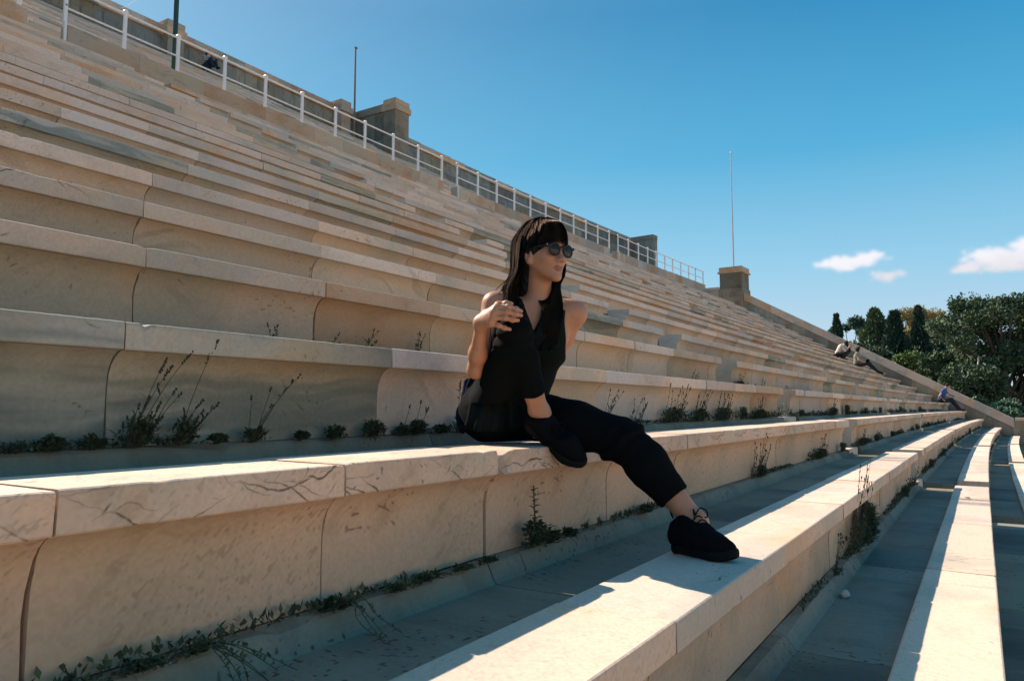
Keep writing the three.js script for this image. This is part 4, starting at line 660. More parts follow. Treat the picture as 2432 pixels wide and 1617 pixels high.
// ---------------------------------------------------------------- weeds in the joints
M.weed = new THREE.MeshStandardMaterial({ color: new THREE.Color().setRGB(.06, .082, .038), roughness: .75, side: THREE.DoubleSide, vertexColors: true });
M.stalk = new THREE.MeshStandardMaterial({ color: new THREE.Color().setRGB(.075, .075, .04), roughness: .8 });
M.seed = new THREE.MeshStandardMaterial({ color: new THREE.Color().setRGB(.045, .04, .024), roughness: .9 });
class Leaves {
  constructor() { this.P = []; this.C = []; }
  leaf(b, dir, up, len, wid, fold = .25, k = 1) { // folded lance-shaped leaf
    const d = dir.clone().normalize(), s = new THREE.Vector3().crossVectors(d, up).normalize(), u = new THREE.Vector3().crossVectors(s, d), m1 = b.clone().addScaledVector(d, len * .35).addScaledVector(u, len * .06), m2 = b.clone().addScaledVector(d, len * .72).addScaledVector(u, len * .02), t = b.clone().addScaledVector(d, len).addScaledVector(u, -len * .10), w = wid / 2;
    const L1 = m1.clone().addScaledVector(s, w).addScaledVector(u, fold * w), R1 = m1.clone().addScaledVector(s, -w).addScaledVector(u, fold * w), L2 = m2.clone().addScaledVector(s, w * .75).addScaledVector(u, fold * w), R2 = m2.clone().addScaledVector(s, -w * .75).addScaledVector(u, fold * w);
    for (const [x, y, z] of [[b, L1, m1], [b, m1, R1], [m1, L1, L2], [m1, L2, m2], [m1, m2, R2], [m1, R2, R1], [m2, L2, t], [m2, t, R2]]) for (const v of [x, y, z]) { this.P.push(v.x, v.y, v.z); this.C.push(k, k, k); }
  }
  tri(b, dir, up, len, wid, k) { const d = dir.clone().normalize(), s = new THREE.Vector3().crossVectors(d, up).normalize().multiplyScalar(wid / 2), t = b.clone().addScaledVector(d, len), m = b.clone().addScaledVector(d, len * .45); for (const v of [b, m.clone().add(s), t, b, t, m.clone().sub(s)]) { this.P.push(v.x, v.y, v.z); this.C.push(k, k, k); } }
  geo() { const g = new THREE.BufferGeometry(); g.setAttribute('position', new THREE.Float32BufferAttribute(this.P, 3)); g.setAttribute('color', new THREE.Float32BufferAttribute(this.C, 3)); g.computeVertexNormals(); return g; }
}
const stemTube = (pts, r0, r1) => { const c = new THREE.CatmullRomCurve3(pts), g = new THREE.TubeGeometry(c, Math.max(4, pts.length * 4), r0, 5), P = g.attributes.position, n = Math.max(4, pts.length * 4); for (let i = 0; i < P.count; i++) { const t = Math.floor(i / 6) / n, q = c.getPointAt(Math.min(1, t)), k = lerp(1, r1 / r0, t); P.setXYZ(i, q.x + (P.getX(i) - q.x) * k, q.y + (P.getY(i) - q.y) * k, q.z + (P.getZ(i) - q.z) * k); } return g; };
const rdir = (r, up = .5) => new THREE.Vector3(r() * 2 - 1, up + (r() - .5) * .8, r() * 2 - 1).normalize();
function weed(n, s, kind, size, label, opt = {}) {
  size *= n === 1 && s < 4 ? .72 : n === 0 && s < 2.4 ? .48 : .8;
  const r = rng(Math.round(s * 997) + n * 13 + kind.length * 7), base = pos(s, n * TW + (opt.d ?? .045), n * TH - .374 + (opt.dy || 0)), t = thing('weed_plant', label, 'weed', 'weeds growing in the joints of the benches'); t.position.copy(base);
  const L = new Leaves(), stems = [], heads = [], along = new THREE.Vector3(1, 0, 0), out = new THREE.Vector3(0, 0, 1), UP = new THREE.Vector3(0, 1, 0);
  const at = (a, o, y) => new THREE.Vector3(a, y, o);
  const bush = (w, h, cnt, len, wid) => { for (let i = 0; i < cnt; i++) { const a = (r() + r() - 1) * w, y = Math.pow(r(), .8) * h * (1 - (a / w) ** 2 * .6), o = r() * .05 * (1 + h * 4) * .8; L.leaf(at(a, o, y), rdir(r, .45).addScaledVector(out, .35), UP, len * (.6 + r() * .8), wid * (.6 + r() * .8), .3, .6 + r() * .8); } for (let i = 0; i < cnt / 9; i++) { const a = (r() + r() - 1) * w * .7; stems.push(stemTube([at(a * .5, .01, 0), at(a * .9, .02 + r() * .02, h * .4), at(a * 1.1, .03 + r() * .03, h * (.6 + r() * .35))], .0022, .001)); } };
  const stalk = (h, lean, lean2, seedLen, leafy) => { const a0 = (r() - .5) * (s > 5 ? .30 * size : .06), p = [at(a0, .01, 0), at(a0 + lean * h * .3, .02, h * .35), at(a0 + lean * h * .65, .03 + lean2 * h * .5, h * .7), at(a0 + lean * h * 1.05, .035 + lean2 * h, h)]; stems.push(stemTube(p, .0018, .0009)); const c = new THREE.CatmullRomCurve3(p);
    const nS = Math.round(seedLen / .009); for (let i = 0; i < nS; i++) { const q = c.getPoint(1 - i * .009 / h); for (let k = 0; k < 3; k++) { const g = new THREE.SphereGeometry(1, 5, 4).scale(.0028, .0045, .0028); g.translate(q.x + (r() - .5) * .0055, q.y + (r() - .5) * .006, q.z + (r() - .5) * .0055); heads.push(g); } }
    if (leafy) for (let i = 0; i < leafy; i++) { const q = c.getPoint(r() * .8); L.leaf(q, rdir(r, .7), UP, .022 + r() * .02, .007, .2, .6 + r() * .8); } };
  if (kind === 'spikes') { bush((s > 5 ? .26 : .10) * size, (s > 5 ? .085 : .10) * size, s > 5 ? 520 : 150, .028, .012); for (let i = 0; i < (opt.stalks || 9); i++) { const h = (.11 + r() * .13) * size; stalk(h, (opt.lean ?? .25) + (r() - .5) * 1.0, .05, .012 + r() * .03, 5); } if (opt.tall) for (const [h, ln] of opt.tall) stalk(h, ln, .03, .05, 6); }
  else if (kind === 'rosette') { for (let i = 0; i < 34; i++) { const a = r() * Math.PI, d = new THREE.Vector3(Math.cos(a), .35 + r() * .9, Math.abs(Math.sin(a)) * .6); L.leaf(at((r() - .5) * .03, .01 + r() * .02, .005), d, UP, (.05 + r() * .05) * size, (.018 + r() * .012) * size, .25, .7 + r() * .7); } bush(.09 * size, .06 * size, 70, .025, .010); for (const [h, ln] of opt.tall || []) stalk(h, ln, .04, .016, 2); }
  else if (kind === 'bush') { bush(.11 * size, .10 * size, opt.count || 260, .026 * Math.sqrt(size), .012); for (const [h, ln] of opt.tall || []) stalk(h, ln, .04, .014, 3); }
  else if (kind === 'stalks') { bush(.06 * size, .04 * size, 60, .02, .008); for (let i = 0; i < (opt.stalks || 5); i++) stalk((.10 + r() * .14) * size, (opt.lean ?? .15) + (r() - .5) * .8, .1 * r(), .012 + r() * .01, 5); }
  else if (kind === 'leafy') { const c = [at(0, .01, 0), at(-.01, .03, .10 * size), at(-.025, .035, .20 * size), at(-.02, .03, .29 * size)]; stems.push(stemTube(c, .004, .002)); const cc = new THREE.CatmullRomCurve3(c); for (let i = 0; i < 26; i++) { const q = cc.getPoint(.06 + .94 * i / 26), a = i * 2.4; L.leaf(q, new THREE.Vector3(Math.cos(a), .25, Math.sin(a) * .6 + .2), UP, .036 * (1.15 - i / 40), .020, .3, .8 + r() * .5); } bush(.10, .09, 200, .028, .014); }
  else if (kind === 'creeper') { const N = opt.vines || 5; for (let i = 0; i < N; i++) { const ln = (.14 + r() * .22) * size, dx = (r() - .5) * 1.4 + (opt.lean || 0), p = [at((r() - .5) * .1, .01, .01), at(dx * ln * .4, .05 + r() * .03, .015 + .02 * r()), at(dx * ln * .8, .10 + r() * .05, -.005), at(dx * ln * 1.2, .14 + r() * .08, -.045)]; if (opt.stand) for (const [k, q] of p.entries()) { q.y = Math.sin(k * 1.05) * .035 * size * (.5 + r()); q.z = .012 + k * .008; } stems.push(stemTube(p, .0016, .0009)); const c = new THREE.CatmullRomCurve3(p); for (let k = 0; k < 16; k++) { const q = c.getPoint(r()); L.leaf(q, rdir(r, .5), UP, .010 + r() * .009, .007, .25, .6 + r() * .9); } } bush(.13 * size, .04 * size, 80, .014, .009); }
  else if (kind === 'sprout') { for (let i = 0; i < 30; i++) L.leaf(at((r() - .5) * .06 * size, .004 + r() * .012, r() * .03 * size), rdir(r, .9), UP, .016 + r() * .012, .007, .25, .7 + r() * .7); }
  if (L.P.length) part('foliage', L.geo(), M.weed, t); if (stems.length) part('stem', mergeGeometries(stems), M.stalk, t); if (heads.length) part('seed_head', mergeGeometries(heads), M.seed, t).userData.kind = 'stuff';
  return t;
}
{ // foot of the row behind the woman, from left to right
  const W1 = 'in the joint behind the woman';
  weed(1, 1.02, 'creeper', .8, `sprawling weed at the left edge of the picture ${W1}`, { stand: 1, vines: 4 });
  weed(1, 1.12, 'bush', .5, `small ragged weed, second from the left ${W1}`);
  weed(1, 1.235, 'rosette', .7, `low leafy rosette left of the tall seed spikes ${W1}`);
  weed(1, 1.37, 'spikes', 1.05, `weed with tall seed spikes on the grey block ${W1}`, { stalks: 10, lean: .12, tall: [[.30, .55], [.25, .45], [.27, .32]] });
  weed(1, 1.52, 'spikes', .85, `dense spiky weed beside the tall spikes ${W1}`, { stalks: 13, lean: .32, tall: [[.34, .32]] });
  weed(1, 1.65, 'bush', .42, `tiny weed in the middle of the grey block ${W1}`);
  weed(1, 1.80, 'rosette', 1.0, `broad-leaved rosette with two long flower stalks ${W1}`, { tall: [[.24, .75], [.22, .62], [.19, .2], [.16, -.1], [.13, .5]] });
  weed(1, 2.02, 'bush', .38, `small tuft right of the broad-leaved rosette ${W1}`);
  weed(1, 2.19, 'bush', .62, `round dark weed clump, right of the small tuft ${W1}`);
  weed(1, 2.41, 'bush', .85, `ragged dark bush beside the round clump ${W1}`, { count: 320 });
  weed(1, 2.60, 'rosette', .8, `star-leaved weed standing at the orange block ${W1}`, { tall: [[.13, .1]] });
  weed(1, 2.70, 'bush', .8, `upright leafy weed next to the star-leaved one ${W1}`, { tall: [[.15, .1], [.12, .3]] });
  weed(1, 2.88, 'bush', .5, `low tuft just left of her hip ${W1}`);
  weed(1, 3.05, 'spikes', .95, `grassy weed touching her back ${W1}`, { stalks: 5, tall: [[.25, -.05], [.20, .1]] });
  weed(1, 4.72, 'stalks', 1.3, `thin seed stalks above her left thigh ${W1}`, { stalks: 8, lean: .5 });
  weed(1, 5.28, 'stalks', 1.2, `pale seed stalks just right of her knee ${W1}`, { stalks: 8 });
  weed(1, 6.1, 'spikes', 1.7, `large dark bush, first right of her knee ${W1}`, { stalks: 16, lean: .35 });
  weed(1, 6.75, 'spikes', 1.5, `large drooping bush, second right of her knee ${W1}`, { stalks: 16, lean: .4 });
  weed(1, 7.5, 'spikes', 1.7, `wide seeding bush, third right of her knee ${W1}`, { stalks: 18, lean: .3 });
  weed(1, 8.2, 'bush', 1.5, `dense low bush, fourth right of the knee ${W1}`, { count: 380 });
  weed(1, 8.95, 'spikes', 1.4, `narrow upright bush before the stair gap ${W1}`, { stalks: 10, lean: .05 });
  weed(1, 11.25, 'bush', 1.1, `small bush at the stair gap ${W1}`); weed(1, 13.9, 'spikes', 1.9, `bush in the middle of the far section ${W1}`, { stalks: 12 }); weed(1, 15.3, 'bush', 2.1, `wide bush in the far section ${W1}`, { count: 420 }); weed(1, 17.8, 'bush', 1.6, `low bush farther along the far section ${W1}`); weed(1, 20.3, 'bush', 1.7, `dim bush near the second stair ${W1}`); weed(1, 24.8, 'bush', 1.9, `dim bush beyond the second stair ${W1}`); weed(1, 30.8, 'bush', 2.2, `faint bush near the man in blue ${W1}`);
  const W2 = 'two rows above the woman';
  weed(2, 2.52, 'stalks', .75, `thin flower stalk with buds, leftmost ${W2}`, { stalks: 5, lean: -.1 }); weed(2, 2.90, 'stalks', .6, `two short stalks at the block joint ${W2}`, { stalks: 3 }); weed(2, 3.15, 'stalks', .85, `dark seed heads on bent stalks ${W2}`, { stalks: 6, lean: .3 }); weed(2, 3.6, 'stalks', 1.0, `sprawling dry stalks nearest her shoulder ${W2}`, { stalks: 8, lean: .1 });
  weed(2, 8.8, 'stalks', 1.1, `sparse stalks left of the stair gap ${W2}`); weed(2, 10.8, 'spikes', 1.3, `dark weed right of the stair gap ${W2}`); weed(2, 12.1, 'stalks', 1.1, `faint stalks beyond the stair gap ${W2}`);
  const W0 = 'under the bench she sits on';
  weed(0, .70, 'creeper', .8, `bright green creeper in the bottom left corner ${W0}`, { stand: 1, vines: 6 }); weed(0, .82, 'creeper', .8, `dark low creeper, second from the left ${W0}`, { vines: 4 }); weed(0, .93, 'creeper', .9, `long creeper in the joint, third from the left ${W0}`, { stand: 1, vines: 6, lean: .5 });
  weed(0, 1.06, 'creeper', 1.0, `creeper with a long vine hanging onto the footway ${W0}`, { vines: 7, lean: .3 });
  weed(0, 1.46, 'bush', .62, `dark weed clump at the second block joint ${W0}`); weed(0, 1.50, 'creeper', .75, `sprig trailing over the kerb by the dark clump ${W0}`, { vines: 4 });
  weed(0, 1.70, 'creeper', .6, `low dark weed mat left of the tangled clump ${W0}`, { stand: 1 }); weed(0, 1.86, 'creeper', 1.05, `tangled clump of thin stems ${W0}`, { stand: 1, vines: 12 }); weed(0, 2.03, 'creeper', .7, `low weed mat left of the open joint ${W0}`, { stand: 1 }); weed(0, 2.18, 'creeper', .6, `weed tuft right at the open joint ${W0}`, { stand: 1 });
  weed(0, 2.50, 'leafy', 1.0, `tall leafy plant with a single stem ${W0}`); weed(0, 2.63, 'bush', .55, `leafy tuft right of the tall leafy plant ${W0}`); weed(0, 2.78, 'bush', .4, `fine low tuft farther right of the leafy plant ${W0}`);
  for (const [i, s] of [2.95, 3.1, 3.25, 3.42].entries()) weed(0, s, 'sprout', 1.1, `tiny sprout, ${['first', 'second', 'third', 'fourth'][i]} of four in line ${W0}`);
  weed(0, 3.61, 'bush', .45, `small upright weed just left of her shin ${W0}`, { tall: [[.10, .1]] });
  weed(0, 5.9, 'stalks', 1.7, `large plant of tall seed stalks ${W0}`, { stalks: 16, lean: .25 }); weed(0, 5.95, 'bush', 1.0, `dark leafy base beside the tall seed stalks ${W0}`);
  weed(0, 8.5, 'spikes', 1.3, `feathery weed between the seed stalks and the stair ${W0}`); weed(0, 9.9, 'bush', 1.2, `low bush just before the stair ${W0}`); weed(0, 11.7, 'spikes', 1.4, `bush just beyond the stair ${W0}`); weed(0, 13.2, 'bush', 1.3, `second bush beyond the stair ${W0}`); weed(0, 15.5, 'bush', 1.2, `third bush beyond the stair ${W0}`); weed(0, 20.8, 'bush', 1.7, `bush near the second stair ${W0}`); weed(0, 24.4, 'bush', 1.6, `bush past the second stair ${W0}`);
  const Wm = 'below the bench under her left foot';
  weed(-1, 3.7, 'sprout', 1.6, `tuft in the joint nearest the camera ${Wm}`); weed(-1, 4.58, 'stalks', 1.25, `thin stalks on a loose block ${Wm}`, { stalks: 6 }); weed(-1, 5.5, 'spikes', 3.0, `big leafy bush in the recess ${Wm}`, { stalks: 22, lean: .25 }); weed(-1, 5.8, 'bush', 3.2, `dark sprawling bush beside the recess ${Wm}`, { count: 1000 }); weed(-1, 8.9, 'bush', 1.5, `bush left of the small lit stair tread ${Wm}`); weed(-1, 10.4, 'stalks', 1.2, `stalks by the stair ${Wm}`); weed(-1, 13.4, 'bush', 1.6, `bush beyond the stair ${Wm}`); weed(-1, 17, 'bush', 1.8, `second bush beyond the stair ${Wm}`); weed(-1, 22.3, 'bush', 2.1, `far bush ${Wm}`); weed(-1, 32, 'bush', 2.4, `farthest bush ${Wm}`);
}
// moss and seedlings too small to count along the joints
function fringe(n, s0, s1, dens, label) {
  const r = rng(900 + n * 7 + Math.round(s0)), L = new Leaves(), UP = new THREE.Vector3(0, 1, 0);
  for (let s = s0; s < s1; s += 1 / dens) { const m = fbm3(s * 1.7, n * 3.3, 1, 3); if (m < (s < 8 ? .53 : .47)) continue; const k = Math.max(.1, m - .47) * 6, h = s > 8 ? (.012 + .05 * k * r()) * 1.6 : .006 + .012 * k; for (let i = 0; i < 3; i++) L.tri(pos(s + r() * .04, n * TW + .03 + r() * .045, n * TH - .374 + r() * h), rdir(r, .7), UP, .012 + r() * .02 * (s > 8 ? 1.8 : 1), .008 + .006 * r() * (s > 8 ? 2 : 1), .5 + r() * .8); }
  const m = part('moss_fringe', L.geo(), M.weed, scene); m.userData = { kind: 'stuff', label };
}
fringe(1, .7, 42, 95, 'fine moss and seedlings in the joint behind the woman'); fringe(0, .5, 42, 95, 'fine moss and seedlings under the bench the woman sits on'); fringe(-1, 2.2, 42, 60, 'fine moss and seedlings under the bench at her left foot'); fringe(2, 7, 42, 25, 'sparse seedlings two rows above the woman'); fringe(-2, 20, 42, 40, 'fine moss along the sunlit bench at the right');
{ // loose things on the footways
  const peb = (s, d, y, sc, label, seed, colr = M.marbleB) => { const g = new THREE.IcosahedronGeometry(1, 3), P = g.attributes.position; for (let i = 0; i < P.count; i++) { const v = new THREE.Vector3().fromBufferAttribute(P, i), k = .8 + .4 * noise3(v.x * 1.3 + seed, v.y * 1.3, v.z * 1.3); P.setXYZ(i, v.x * sc[0] * k, Math.max(v.y * sc[1] * k, -sc[1] * .6), v.z * sc[2] * k); } g.computeVertexNormals(); g.setAttribute('color', new THREE.Float32BufferAttribute(new Array(P.count * 3).fill(1), 3)); const m = part('loose_stone', g, colr, scene); m.position.copy(pos(s, d, y + sc[1] * .6)); tag(m, label, 'stone'); };
  peb(4.40, -.765, -.845, [.034, .024, .026], 'pale loose stone lying by the kerb right of her left foot', 3);
  peb(22.1, -.80, -.845, [.09, .03, .07], 'small white scrap far along the footway at the right', 5); peb(31, -1.52, -1.245, [.09, .03, .08], 'small white scrap by the bend of the sunlit bench', 6); peb(9.4, -1.25, -.79, [.05, .004, .03], 'dark flat scrap lying near the stair on the sunlit bench', 8, M.darkWall);
}
// ---------------------------------------------------------------- trees beyond the end wall
const leafMat = (c) => new THREE.MeshPhysicalMaterial({ color: new THREE.Color().setRGB(...c), roughness: .8, side: THREE.DoubleSide, vertexColors: true, transmission: 0 });
M.leafDark = leafMat([.075, .118, .058]); M.leafCyp = leafMat([.040, .072, .040]); M.leafOlive = leafMat([.11, .15, .065]); M.leafBlue = leafMat([.075, .125, .085]); M.leafPale = leafMat([.36, .29, .12]); M.leafLight = leafMat([.14, .19, .055]); M.leafTeal = leafMat([.08, .15, .095]);
M.bark = plain([.10, .08, .06], .95); M.barkPale = plain([.42, .38, .32], .9);
const TREES = [['cypress', 98.5, -12.7, 11.3, 1.3, 'small dark conifer, leftmost of the trees behind the end wall'], ['round', 103.7, -11.9, 11.6, 2.4, 'blue-green round tree beside the leftmost small conifer', 'leafBlue'], ['conifer', 96.5, -8.3, 11.5, 2.5, 'broad olive-green conifer left of the cypresses', 'leafOlive'], ['cypress', 92.3, -7.5, 9.4, .9, 'thin dark cypress hugging the broad olive-green conifer'], ['cone', 91.1, -5.8, 10.4, 2.9, 'wide dark cone-shaped cypress left of the tall slim one'], ['cypress', 94.6, -3.7, 11.2, 1.75, 'tall slim dark cypress in the middle of the tree group'], ['round', 125.4, -6.8, 15.0, 4.0, 'pale yellowing tree seen between the two dark cypresses', 'leafPale'], ['round', 130.3, -4.2, 14.6, 4.0, 'golden yellowing tree just right of the tall slim cypress', 'leafPale'], ['round', 98.1, -2.2, 7.6, 2.2, 'dark rounded tree between the golden tree and the large one', 'leafDark'], ['cypress', 89.8, -.4, 9.1, 1.0, 'short narrow conifer against the left side of the large tree'], ['big', 77.9, 3.5, 10.0, 5.1, 'large spreading tree with an open crown and pale trunk at the right', 'leafDark'], ['shrub', 83, -4.3, 5.6, 2.2, 'light green shrub in front of the dark cypresses', 'leafLight'], ['shrub', 66, 3.5, .6, 1.5, 'teal-green bush low at the right behind the foot of the end wall', 'leafTeal'], ['round', 88.9, 6.6, 8.2, 2.2, 'dark tree cut off by the right edge of the picture', 'leafDark'], ['round', 105, -8.2, 10.9, 2.6, 'dull green tree filling the gap behind the wide cone', 'leafBlue'], ['round', 87.5, -1.2, 5.4, 2.8, 'dark leafy tree below the short narrow conifer', 'leafDark'], ['round', 84.5, 4.6, 6.6, 3.6, 'dark dense tree under the open crown of the large tree', 'leafDark'], ['round', 105.9, -14.1, 10.4, 1.5, 'low leafy tree behind the leftmost small conifer', 'leafOlive'], ['round', 86, -6.9, 6.2, 2.4, 'dark undergrowth tree at the base of the wide cone', 'leafDark'], ['round', 80, -1.4, 5.2, 2.6, 'dark undergrowth tree at the base of the slim cypress', 'leafDark'], ['round', 74, 1.2, 3.6, 2.6, 'dark undergrowth tree behind the coping of the end wall', 'leafDark']];
TREES.forEach(([kind, x, z, top, w, label, mat], ti) => {
  const r = rng(3000 + ti * 17), t = thing('tree', label, 'tree', 'trees behind the end wall', [x, -6.2, z]), H = top + 6.2, L = new Leaves(), UP = new THREE.Vector3(0, 1, 0);
  const toSun = SUN;
  const flake = (p, dir, len, wid, k) => L.tri(p, dir, rdir(r, .2), len, wid, k);
  const trunkH = kind === 'big' ? H * .8 : H * .75, lean = kind === 'big' ? [-.5, .2] : [(r() - .5) * .4, (r() - .5) * .4];
  const trunk = [stemTube([new THREE.Vector3(0, 0, 0), new THREE.Vector3(lean[0] * .4, trunkH * .4, lean[1] * .4), new THREE.Vector3(lean[0], trunkH, lean[1])], w * .07 + .08, .04)];
  if (kind === 'cypress' || kind === 'cone' || kind === 'conifer') {
    const N = Math.round(3200 + w * 3600), y0 = H * (kind === 'conifer' ? .2 : .06);
    for (let i = 0; i < N; i++) {
      const v = Math.pow(r(), .9), y = y0 + (H - y0) * v, a = r() * 6.283; let rad = kind === 'cypress' ? w * (v > .86 ? .03 + (1 - v) * 1.75 : Math.pow(1.02 - v, .66)) * (.6 + .4 * Math.min(1, v * 6 + .4)) : kind === 'cone' ? w * (v > .85 ? .05 + (1 - v) * .9 : Math.pow(1 - v, .85)) * 1.15 : w * Math.sqrt(Math.max(0, 1 - v)) * (.75 + .4 * Math.sin(v * 3.1));
      const lob = .45 + 1.1 * fbm3(Math.cos(a) * 1.9 + ti * 3, y * (kind === 'cypress' ? .75 : 1.0), Math.sin(a) * 1.9, 3); rad *= lob * (1 + .45 * Math.pow(r(), 5)); const q = Math.sqrt(.35 + .65 * r()), p = new THREE.Vector3(Math.cos(a) * rad * q, y, Math.sin(a) * rad * q), dir = new THREE.Vector3(Math.cos(a) * .8, kind === 'cypress' ? 1.5 : .5 + r(), Math.sin(a) * .8);
      flake(p, dir.add(rdir(r, 0).multiplyScalar(.6)), .30 + r() * .26, .16 + r() * .12, .6 + r() * .8);
    }
    part('trunk', trunk[0], M.bark, t); part('crown', L.geo(), mat ? M[mat] : M.leafCyp, t);
  } else {
    // clumps at the ends of limbs, each a cloud of leaf sprays
    const clumps = [], c0 = kind === 'shrub' ? H * .35 : H * .34, nC = kind === 'big' ? 76 : kind === 'shrub' ? 18 : Math.round(20 + w * 9);
    for (let i = 0; i < nC; i++) {
      let y, rx; if (kind === 'big') { const v = r(); y = H * (.26 + .70 * v); const prof = v < .45 ? .95 : v < .6 ? .72 : 1.08 - Math.pow((v - .72) / .34, 2) * .75; rx = w * prof; } else { const v = r(); y = c0 + (H - c0) * v; rx = w * Math.sqrt(Math.max(.05, 1 - Math.pow((v - .38) / .68, 2))); }
      const a = r() * 6.283, q = Math.sqrt(.12 + .88 * r()) * (1 - .1 * r()); const c = new THREE.Vector3(Math.cos(a) * rx * q + lean[0] * y / H, y, Math.sin(a) * rx * q); const rc = (kind === 'big' ? .75 + r() * .65 : w * (.24 + r() * .15)); if (c.y + rc * .62 > H) c.y = H - rc * .62; clumps.push([c, rc]);
      if (kind !== 'shrub' && i % 3 === 0) trunk.push(stemTube([new THREE.Vector3(lean[0] * y * .6 / H, Math.min(trunkH, y * .6), lean[1] * .5), new THREE.Vector3(c.x * .55, y * .86, c.z * .55), c], .09 + w * .012, .025));
    }
    for (const [c, rc] of clumps) { const n = Math.round((kind === 'big' ? 700 : 1150) * Math.max(.5, rc * rc) * (rc > 1.2 ? .85 : 1)); for (let i = 0; i < n; i++) { const d = rdir(r, .15), q = Math.pow(r(), .42) * rc * (.75 + .5 * fbm3(d.x * 2 + c.x, d.y * 2 + c.y, d.z * 2, 2)), p = c.clone().addScaledVector(d, q); p.y -= rc * .1; flake(p, d.clone().add(rdir(r, 0)), .18 + r() * .20, .10 + r() * .10, .55 + r() * .9); } }
    part('trunk', mergeGeometries(trunk.map(g => g.toNonIndexed())), M.bark, t); part('crown', L.geo(), M[mat], t);
    if (kind === 'big') part('pale_limb', stemTube([new THREE.Vector3(-5.3, 8.9, -2.0), new THREE.Vector3(-5.2, 9.6, -1.9), new THREE.Vector3(-4.9, 10.6, -1.8)], .10, .06), M.barkPale, t);
  }
});
{ // a mass of far trees low behind, and street lamps among the leaves
  for (const [i, [x, z, y]] of [[66, 4.6, 2.5], [68, 5.1, .9], [70, 5.4, .1]].entries()) { const l = thing('street_lamp', ['white lamp head among the dark leaves at the right edge, highest of three', 'small white lamp head at the right edge, middle of three', 'small white lamp head at the right edge, lowest of three'][i], 'street lamp', 'white lamps among the trees', [x, -6.2, z]); part('pole', new THREE.CylinderGeometry(.05, .07, y + 6.2, 8).translate(0, (y + 6.2) / 2, 0), M.steel, l); part('lamp_head', new THREE.CapsuleGeometry(.085, i ? .08 : .5, 4, 10).rotateZ(Math.PI / 2 - .12).rotateY(.6).translate(0, y + 6.25, 0), M.whitePaint, l); }
}
// ---------------------------------------------------------------- people far along the rows
// joints in metres: [along, uphill, up] from a point on the stand
function farPerson(s, d, y, label, J0, col, extra) {
  const t = thing('person', label, 'person', null), w = p => { const v = pos(s + p[0], d + p[1], y + p[2]); return [v.x, v.y, v.z]; }, j = {}; for (const k in J0) j[k] = w(J0[k]);
  const bx = (m) => { const lo = [1e9, 1e9, 1e9], hi = [-1e9, -1e9, -1e9]; for (const k in j) for (let i = 0; i < 3; i++) { lo[i] = Math.min(lo[i], j[k][i] - m); hi[i] = Math.max(hi[i], j[k][i] + m); } return [lo, hi]; };
  const mid = (a, b, q = .5) => lp(j[a], j[b], q), hd = j.head;
  const skinF = union([cap(j.pelvis, j.chest, .11, .12), cap(j.chest, j.neck, .10, .06), cap(j.neck, hd, .055, .06), ell(hd, [.085, .115, .10]), ell(j.nose, [.02, .025, .02]), cap(j.shA, j.elA, .045, .036), cap(j.elA, j.haA, .036, .03), cap(j.shB, j.elB, .045, .036), cap(j.elB, j.haB, .036, .03), ell(j.haA, [.045, .04, .045]), ell(j.haB, [.045, .04, .045]), cap(j.knA, j.ftA, .05, .04), cap(j.knB, j.ftB, .05, .04)], .04);
  const mk = (name, f, c, h = .014) => part(name, sdfGeo(f, ...bx(.22), h), plain(c, .85), t), skM = plain([.46, .27, .18], .6);
  part('body', sdfGeo(skinF, ...bx(.22), .013), skM, t);
  const sl = col.sleeve ?? .5, shirt = union([cap(j.pelvis, j.chest, .135, .145), cap(j.chest, j.neck, .13, .075), cap(j.shA, lp(j.shA, j.elA, sl), .06, .055), cap(j.shB, lp(j.shB, j.elB, sl), .06, .055), cap(j.shA, j.shB, .065, .065)], .06);
  const shM = plain([1, 1, 1], .85); shM.vertexColors = true;
  part('shirt', sdfGeo((x, y2, z) => shirt(x, y2, z) - .02 * (fbm3(x * 9, y2 * 9, z * 9, 2) - .5), ...bx(.24), .013, (x, y2, z) => { if (!col.stripe) return col.shirt; const q = (y2 * 11) % 1; return (q + 1) % 1 < .5 ? col.shirt : col.stripe; }), shM, t);
  mk('trousers', union([cap(j.hipA, j.hipB, .125, .125), cap(j.hipA, j.knA, .105, .075), cap(j.knA, lp(j.knA, j.ftA, col.leg ?? .9), .075, .06), cap(j.hipB, j.knB, .105, .075), cap(j.knB, lp(j.knB, j.ftB, col.leg ?? .9), .075, .06)], .05), col.trousers);
  for (const k of ['A', 'B']) mk('shoe', cap(j['ft' + k], j['to' + k], .05, .042), col.shoes);
  const hairPts = col.long ? [ell(add(hd, j.back ? sub3(j.back, hd) : [0, 0, 0], .3), [.10, .125, .115]), ...(j.tail ? [cap(add(hd, [0, .02, 0]), j.tail, .085, .04)] : [])] : [ell(add(hd, [0, .035, 0]), [.098, .105, .11])];
  const hf = union(hairPts, .04); mk('hair', (x, y2, z) => smax(hf(x, y2, z), .072 - Math.hypot(x - j.face[0], y2 - j.face[1], z - j.face[2]), .02), [.014, .011, .01], .012);
  if (extra) extra(t, w); return t;
}
